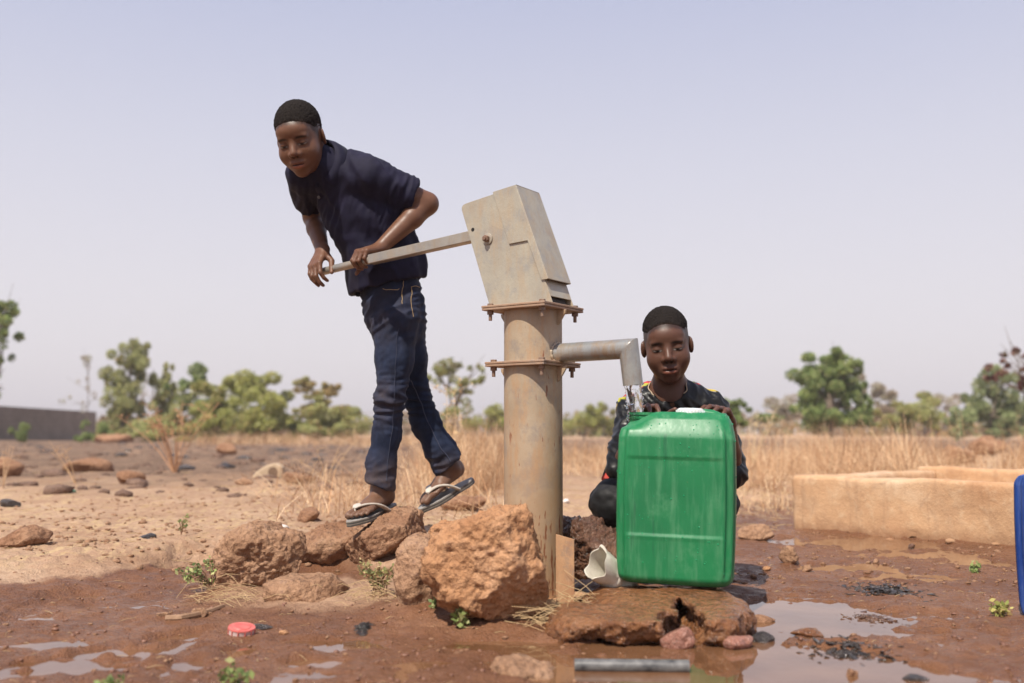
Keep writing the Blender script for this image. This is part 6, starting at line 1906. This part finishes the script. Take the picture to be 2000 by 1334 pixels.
# grey block wall
def wall_material():
    m, nt, b = mat_new('grey_block_wall'); N = NT(nt); p = N.coord('Object')
    bt = N.n('ShaderNodeTexBrick'); bt.inputs['Scale'].default_value = 1.0; bt.inputs['Brick Width'].default_value = .42; bt.inputs['Row Height'].default_value = .2; bt.inputs['Mortar Size'].default_value = .012
    bt.inputs['Color1'].default_value = (.20, .165, .135, 1); bt.inputs['Color2'].default_value = (.24, .20, .165, 1); bt.inputs['Mortar'].default_value = (.15, .12, .098, 1)
    mp = N.n('ShaderNodeMapping'); mp.inputs['Rotation'].default_value = (math.pi / 2, 0, 0); N.l(p, mp.inputs[0]); N.l(mp.outputs[0], bt.inputs['Vector'])
    c = N.mix(.5, bt.outputs['Color'], N.mix(1.0, bt.outputs['Color'], N.ramp(N.noise(p, 1.2, 6, .7), [(.3, .6), (.7, 1.35)]), 'MULTIPLY'))
    N.l(c, b.inputs['Base Color']); b.inputs['Roughness'].default_value = .95; N.bump(bt.outputs['Fac'], .4, -.02, b); return m
M_WALL = wall_material()
def wall_run(a, b, za, zb_, th, parent, name, seed):
    """wall run with an uneven top made of whole blocks"""
    d_ = (b - a); d_.z = 0; L = d_.length; u = d_.normalized(); w_ = Vector((-u.y, u.x, 0)); rs = np.random.default_rng(seed); mb = MB(); n = int(L / .42)
    for i in range(n):
        zt = za + (zb_ - za) * i / n; zt = round(zt / .2) * .2 + (.2 if rs.random() < .0 else 0)
        x0, x1 = i * .42, (i + 1) * .42 - .004
        mb.add([Vector((x0, -th / 2, 0)), Vector((x1, -th / 2, 0)), Vector((x1, th / 2, 0)), Vector((x0, th / 2, 0)), Vector((x0, -th / 2, zt)), Vector((x1, -th / 2, zt)), Vector((x1, th / 2, zt)), Vector((x0, th / 2, zt))],
               [(0, 3, 2, 1), (4, 5, 6, 7), (0, 1, 5, 4), (1, 2, 6, 5), (2, 3, 7, 6), (3, 0, 4, 7)])
    o = link(name, mb.mesh(name), M_WALL, parent, loc=Vector((a.x, a.y, -.1))); o.rotation_euler = (0, 0, math.atan2(u.y, u.x)); return o
wa, wb, wc_ = at(-160, 845, 34), at(188, 845, 52), at(300, 845, 66)
wall = thing('block_wall', 'weathered grey brown block wall at the far left', 'wall', (wa.x, wa.y, 0))
wall_run(wa, wb, 1.50, 1.50, .2, wall, 'wall_run', 3); wall_run(wb + Vector((.2, .3, 0)), wc_, 1.15, 1.1, .2, wall, 'low_wall_run', 4)
loose_rock('earth_mound', 'reddish heap of earth at the foot of the grey wall', 222, 858, 34, 76, 22, M_ROCK_RED, 90, cat='mound', settle=False)

# ------------------------------------------------------------------ dry grass
def blades(tufts, rs, n, h, spread, width, pal, curve=.5):
    """curved flat stalks; tufts: array (m,2)"""
    T_i = rs.integers(0, len(tufts), n); base = tufts[T_i] + rs.normal(size=(n, 2)) * spread
    z = gz_many(base[:, 0], base[:, 1])
    th = rs.uniform(.45, 1.25, len(tufts)); ta = rs.uniform(0, 6.283, len(tufts)); hh = h * th[T_i] * rs.uniform(.35, 1.1, n); a = ta[T_i] + rs.normal(size=n) * 1.1; lean = rs.uniform(.05, 1.0, n) * curve * 1.7; up_ = np.sqrt(np.maximum(1 - .6 * lean ** 2, .3))
    dx, dy = np.cos(a), np.sin(a); V = []
    w = width * rs.uniform(.6, 1.4, n)
    for t, ww in ((0, 1), (.45, .8), (.8, .7), (1, .25)):
        cx = base[:, 0] + dx * hh * lean * t ** 1.7; cy = base[:, 1] + dy * hh * lean * t ** 1.7; cz = z - .01 + hh * up_ * t
        ox, oy = np.cos(a + 1.1) * w * ww * .5, np.sin(a + 1.1) * w * ww * .3
        V.append(np.stack([cx - ox, cy - oy, cz], 1)); V.append(np.stack([cx + ox, cy + oy, cz], 1))
    V = np.stack(V, 1).reshape(-1, 3); b = np.arange(n)[:, None] * 8
    F = np.concatenate([b + np.array([[0, 1, 3, 2]]), b + np.array([[2, 3, 5, 4]]), b + np.array([[4, 5, 7, 6]])])
    c = np.array(pal)[rs.integers(0, len(pal), n)] * rs.uniform(.75, 1.2, (n, 1))
    tipsp = np.stack([base[:, 0] + dx * hh * lean, base[:, 1] + dy * hh * lean, z + hh * up_], 1)
    return V, F, np.repeat(c, 8, 0), tipsp, c
STRAW = [(.56, .35, .20), (.66, .45, .27), (.45, .255, .135), (.70, .52, .34), (.36, .20, .11)]
def grass_field(name, label, tufts, n, h, spread, width, seed, seeds=True, curve=.5):
    rs = np.random.default_rng(seed); V, F, c, tp, tc = blades(np.array(tufts), rs, n, h, spread, width, STRAW, curve)
    if seeds:       # wispy seed heads and side shoots through the upper half
        m = len(tp) * 4; j = rs.integers(0, len(tp), m); C = tp[j] + rs.normal(size=(m, 3)) * np.array([.035, .035, .03]) - np.array([0, 0, 1]) * (rs.uniform(0, .45, m) ** 1.5 * h)[:, None]; V2, F2 = leaf_quads(C, width * 4.5, rs, .22)
        F2 = F2 + len(V); V = np.concatenate([V, V2]); F = np.concatenate([F, F2]); c = np.concatenate([c, np.repeat(tc[j] * .95, 4, 0)])
    return link(name, mesh_np(name, V, F, False, colors=c), M_DRY, None, label, 'dry grass', kind='stuff')
rs = np.random.default_rng(31)
def scatter(n, px0, px1, d0, d1, dens=lambda px, d: 1.0):
    out = []
    while len(out) < n:
        px, d = rs.uniform(px0, px1), rs.uniform(d0, d1)
        if rs.random() < dens(px, d): p = at(px, 845, d); out.append((p.x, p.y))
    return out
grass_field('dry_grass', 'tall golden dry grass behind the trough and the crouching boy', scatter(64, 1440, 1835, 6.6, 11.5, lambda px, d: np.interp(px, [1440, 1540, 1620, 1800, 1835], [.35, .5, 1, .8, .2])), 9500, .41, .19, .0030, 101, True, .95)
grass_field('dry_grass', 'dry grass between the lifted sandal and the pump column', scatter(70, 845, 1000, 5.6, 11), 4200, .42, .10, .0028, 102, True, .75)
grass_field('dry_grass', 'thin dry grass behind the pump and the jerrycan', scatter(36, 1095, 1300, 7.5, 14), 2600, .26, .18, .0034, 103, True, .8)
grass_field('dry_grass', 'low dry grass along the far edge of the scorched field', scatter(160, 380, 1000, 24, 36), 3000, .36, .3, .012, 104)
grass_field('dry_grass', 'pale dry grass at the right edge behind the boulders', scatter(20, 1965, 2060, 8.0, 12), 900, .34, .12, .0050, 105)
grass_field('dry_grass', 'flattened dry grass strewn behind the walking boy', scatter(90, 560, 960, 4.0, 7.0), 1700, .22, .14, .0032, 106, False, 1.5)
grass_field('dry_grass', 'low dry tufts in front of the trough end', scatter(30, 1440, 1560, 5.2, 7.2), 900, .16, .12, .0032, 107, False, 1.3)

# dry weeds that stand alone
def weed(name, label, px, py_base, top_px, top_py, d, n, seed, spread=1.0, rad=.004, cat='weed', colr=(.40, .22, .12)):
    rs = np.random.default_rng(seed); b = at(px, py_base, d); b.z = gz(b.x, d) - .01; top = at(top_px, top_py, d); H = (top - b).length
    t = thing(name, label, cat, b); mb = MB(); lv = []
    mat = simple_mat('weed_stem_%d' % seed, colr, tuple(c * 1.35 for c in colr), rough=.85, scale=30)
    for i in range(n):
        e_ = b.lerp(top, rs.uniform(.55, 1.0)) + Vector((rs.normal() * .28, rs.normal() * .20, rs.normal() * .06)) * H * spread
        m_ = b.lerp(e_, .5) + Vector((rs.normal() * .04, rs.normal() * .04, .08)) * H
        P = [Vector((0, 0, 0)), (b.lerp(m_, .5) - b) + Vector((0, 0, .03 * H)), m_ - b, e_ - b]; mb.tube(P, [rad, rad * .8, rad * .6, rad * .3], 5)
        for q in range(4):
            s0 = m_.lerp(e_, rs.uniform(.1, .9)); s1 = s0 + Vector((rs.normal(), rs.normal(), .5 + rs.normal() * .4)) * H * .10; mb.tube([s0 - b, s1 - b], [rad * .4, rad * .2], 4); lv += [np.array(s1), np.array(s0.lerp(s1, .6))]
    link('stems', mb.mesh('stems', True), mat, t, loc=b)
    V, F = leaf_quads(np.repeat(np.array(lv), 2, 0) + rs.normal(size=(len(lv) * 2, 3)) * H * .012, H * .035, rs, .5)
    link('seed_heads', mesh_np('seed_heads', V - np.array(b), F, False, colors=np.tile(np.array(colr) * 1.15, (len(V), 1)) * rs.uniform(.8, 1.2, (len(V), 1))), M_DRY, t, loc=b, kind='stuff')
weed('dry_weed', 'big reddish dry weed standing in the scorched field at left', 342, 905, 330, 772, 8.2, 16, 201, 1.1, .005)
weed('dry_weed', 'bent dry stalks in front of the wide dark boulder', 150, 930, 110, 850, 6.6, 4, 202, .7, .003, colr=(.45, .29, .16))
weed('dry_weed', 'dry stalks at the left edge of the scorched field', 6, 950, 20, 872, 6.0, 4, 203, .8, .003, colr=(.45, .30, .18))
weed('dry_weed', 'single dark twig leaning from the ground left of the boy', 618, 990, 560, 880, 4.6, 2, 204, .35, .0035, colr=(.26, .16, .10))
weed('dry_weed', 'curved dry stems between the boy and the brown tree', 640, 930, 650, 850, 6.8, 5, 205, .9, .003, colr=(.48, .33, .19))
weed('dry_weed', 'tall straw stalks beside the open crowned tree', 880, 900, 872, 738, 6.4, 6, 206, .25, .004, colr=(.52, .37, .21))
weed('dry_weed', 'leaning pale canes behind the crouching boy', 1470, 860, 1500, 770, 11, 4, 207, .4, .008, colr=(.50, .40, .24))

# ------------------------------------------------------------------ green plants by the water
def herb(name, label, px, py, wpx, hpx, seed, n=90, leaf=.010, bias=0.0, pal='green', d=None, gain=2.8):
    rs = np.random.default_rng(seed); z = 0
    for _ in range(3):
        g = ground_at(px, py, z); z = gz(g.x, g.y)
    if d: g = at(px, py, d); z = g.z
    k = g.y / FPX; rx, h = wpx * k * .5, hpx * k; b = Vector((g.x, g.y, z - .003)); t = thing(name, label, 'plant', b); mb = MB(); C = []
    for i in range(max(5, n // 12)):
        e_ = np.array([rs.uniform(-1, 1) * rx + bias * h, rs.uniform(-1, 1) * rx * .7, h * rs.uniform(.45, 1.0)]); m_ = e_ * np.array([.35, .35, .6])
        mb.tube([Vector((rs.normal() * rx * .12, rs.normal() * rx * .12, 0)), Vector(m_), Vector(e_)], [.0018, .0014, .0007], 5)
        for q in range(12):
            u = rs.uniform(.25, 1.05); p = (m_ * (1 - u) + e_ * u) if u > .4 else m_ * u / .4; C.append(p + rs.normal(size=3) * leaf * .6)
    V, F = leaf_quads(np.array(C), leaf * 1.5, rs, .6)
    cc = np.array(PAL[pal])[rs.integers(0, 4, len(C))] * rs.uniform(.8, 1.3, (len(C), 1)) * gain
    link('leaves', mesh_np('leaves', V, F, False, colors=np.repeat(np.clip(cc, 0, .6), 4, 0)), M_LEAF, t, loc=b)
    link('stems', mb.mesh('stems', True), M_STICK, t, loc=b)
herb('green_plant', 'bushy green shoot in front of the angular rock', 412, 1156, 96, 56, 301, 260, .0085, -.35)
herb('green_plant', 'small sprig standing up left of the bushy shoot', 352, 1085, 34, 44, 302, 50, .007)
herb('green_plant', 'creeping green plant between the flat rock and the upright rock', 738, 1166, 100, 70, 303, 300, .0085, .1, 'euca', None, 2.6)
herb('green_plant', 'fresh green sprig at the foot of the stepping rock', 772, 1110, 30, 46, 304, 70, .008)
herb('green_plant', 'leafy seedling under the front of the orange boulder', 892, 1232, 66, 44, 305, 90, .011, .1, 'green', None, 2.8)
herb('green_plant', 'tiny sprout under the left foot of the orange boulder', 852, 1205, 22, 18, 306, 24, .009)
herb('green_plant', 'green weed at the bottom edge left of centre', 452, 1338, 66, 34, 307, 80, .010)
herb('green_plant', 'small green tuft at the bottom edge near the left corner', 214, 1345, 30, 24, 308, 40, .009)
herb('green_plant', 'small green clump on the mud beside the blue jerrycan', 1955, 1200, 74, 26, 309, 110, .010, 0, 'olive')
herb('green_plant', 'tiny green plant on the wet mud below the trough', 1905, 1117, 26, 14, 310, 30, .010)

# straw: a bundle by the pump leg and scattered stems
def straw_bundle(name, label, px, py, d, wpx, n, seed, L=(.05, .15), rad=.0008):
    rs = np.random.default_rng(seed); c = at(px, py, d); mb = MB(); b = Vector((c.x, c.y, gz(c.x, c.y)))
    for i in range(n):
        o = Vector((rs.normal() * wpx * d / FPX * .3, rs.normal() * .03, abs(rs.normal()) * .02)); a = rs.normal() * .5 + (0 if rs.random() < .7 else 2.4); l = rs.uniform(*L); dv = Vector((math.cos(a), math.sin(a) * .5, rs.normal() * .28 + .1)) * l
        mb.tube([o - dv * .5, o + Vector((0, 0, .006)), o + dv * .5], [rad, rad, rad * .6], 4)
    return link(name, mb.mesh(name), M_STRAWST, None, label, 'straw', kind='stuff', loc=b)
M_STRAWST = simple_mat('straw', (.36, .23, .11), (.54, .39, .21), rough=.75, scale=30)
straw_bundle('straw', 'loose straw caught at the foot of the pump leg', 1120, 1150, 2.36, 110, 90, 401)
straw_bundle('straw', 'damp straw and roots in front of the pump base', 1070, 1200, 2.22, 130, 60, 402, (.04, .13), .0007)
straw_bundle('straw', 'dry straw under the creeping plant', 735, 1172, 2.50, 120, 60, 403, (.02, .08), .0006)
straw_bundle('straw', 'dry straw around the bushy green shoot', 440, 1165, 2.56, 140, 70, 404, (.02, .08), .0006)
rs = np.random.default_rng(55); mb = MB()
def litter_pts(n, px0, px1, py0, py1):
    out = []
    for _ in range(n):
        g = ground_at(rs.uniform(px0, px1), rs.uniform(py0, py1), .03); g = ground_at(1000 + (g.x / g.y) * FPX, 845 + 0 + (EYE - gz(g.x, g.y)) / g.y * FPX, gz(g.x, g.y)); out.append(g)
    return out
for n, box_, Lr in ((420, (-40, 900, 935, 1110), (.03, .16)), (240, (900, 1560, 935, 1030), (.04, .16)), (70, (-20, 1050, 1110, 1334), (.010, .05)), (40, (1440, 1990, 1090, 1334), (.010, .04))):
    for g in litter_pts(n, *box_):
        z = gz(g.x, g.y); a = rs.normal() * .9; l = rs.uniform(*Lr) * rs.uniform(.4, 1); dv = Vector((math.cos(a), math.sin(a), 0)) * l * .5; r_ = (.00018 + .00022 * g.y) * rs.uniform(.5, 1.1)
        p0, p1 = Vector((g.x, g.y, 0)) - dv, Vector((g.x, g.y, 0)) + dv
        p0.z, p1.z = gz(p0.x, p0.y) + r_, gz(p1.x, p1.y) + r_; mb.tube([p0, (p0 + p1) / 2 + Vector((0, 0, .002)), p1], [r_, r_, r_ * .6], 4, False)
link('straw_litter', mb.mesh('straw_litter'), M_STRAWST, None, 'loose straw scattered over the dry ground', 'straw', kind='stuff')
# grit and clods
M_CLOD = simple_mat('wet_clod', (.13, .056, .033), (.24, .115, .07), rough=.5, scale=60, bump=.5)
def grit(name, label, n, box_, size, mat, seed, flat=.6):
    rs = np.random.default_rng(seed); px = rs.uniform(box_[0], box_[1], n); py = rs.uniform(box_[2], box_[3], n); P = np.array([list(ground_at(a, b, .01)) for a, b in zip(px, py)])
    z = gz_many(P[:, 0], P[:, 1]); V, F = [], []
    s = size * rs.uniform(.3, 1.0, n) ** 2 * 1.6 + .0012
    for i in range(n):
        q = IV * s[i] * rs.uniform(.6, 1.25, (len(IV), 1)) * np.array([rs.uniform(.7, 1.4), rs.uniform(.7, 1.4), flat]); V.append(q + np.array([P[i, 0], P[i, 1], z[i] + s[i] * .15])); F.append(IF + i * len(IV))
    link(name, mesh_np(name, np.concatenate(V), np.concatenate(F), True), mat, None, label, 'gravel', kind='stuff')
grit('mud_clods', 'small wet clods and grit over the mud', 800, (-40, 2040, 1120, 1345), .0036, M_CLOD, 501)
grit('dry_grit', 'small dry stones over the tan ground', 1800, (-60, 1000, 925, 1120), .0075, M_ROCK_TAN, 502)
grit('dry_grit', 'small stones between the jerrycan and the trough', 500, (1430, 2040, 985, 1140), .006, M_ROCK_RED, 503)
grit('mud_grit', 'reddish grit on the wet mud', 700, (-40, 2040, 1110, 1345), .0034, M_ROCK_RED, 504)
# rubble of the scorched field
M_RUBBLE = rock_material('sooty_rubble', [(.13, .085, .066), (.21, .13, .095), (.28, .185, .135)])
rs = np.random.default_rng(61); V, F = [], []; D3, F3 = ICO[3]
for i in range(620):
    px, d = rs.uniform(-60, 960), rs.uniform(5.4, 26) ** 1.0; p = at(px, 845, d); r_ = rs.uniform(.012, .045) * (1 if rs.random() < .88 else 2.0)
    q = IV * r_ * rs.uniform(.65, 1.25, (len(IV), 1)) * np.array([1.3, 1.0, .6]); V.append(q + np.array([p.x, p.y, gz(p.x, p.y) + r_ * .15])); F.append(IF + i * len(IV))
link('rubble', mesh_np('rubble', np.concatenate(V), np.concatenate(F), False), M_RUBBLE, None, 'small brown rubble strewn over the scorched field', 'rubble', kind='stuff')
rs = np.random.default_rng(62); V, F = [], []
for i in range(240):
    px, d = rs.uniform(-60, 2060), rs.uniform(9, 30); p = at(px, 845, d)
    if 1430 < px and d < 14: continue
    r_ = rs.uniform(.02, .09); q = IV * r_ * rs.uniform(.6, 1.3, (len(IV), 1)) * np.array([1.6, 1.2, .5]); V.append(q + np.array([p.x, p.y, gz(p.x, p.y) + r_ * .1])); F.append(IF + len(F) * len(IV))
link('charred_rubble', mesh_np('charred_rubble', np.concatenate(V), np.concatenate(F), False), M_CHAR, None, 'charred clods over the scorched field', 'rubble', kind='stuff')

# ================================================================== DUSTY AIR
def haze():
    m = bpy.data.materials.new('dust_haze'); m.use_nodes = True; nt = m.node_tree; nt.nodes.clear()
    out = nt.nodes.new('ShaderNodeOutputMaterial'); v = nt.nodes.new('ShaderNodeVolumePrincipled')
    v.inputs['Color'].default_value = (.93, .90, .93, 1); v.inputs['Density'].default_value = .00125; v.inputs['Anisotropy'].default_value = .0
    nt.links.new(v.outputs[0], out.inputs['Volume'])
    mb = MB(); mb.frame_box((0, 1200, 29), Vector((1, 0, 0)), Vector((0, 1, 0)), UP, 2700, 1600, 31)
    link('haze', mb.mesh('haze'), m, None, kind='stuff')
haze()
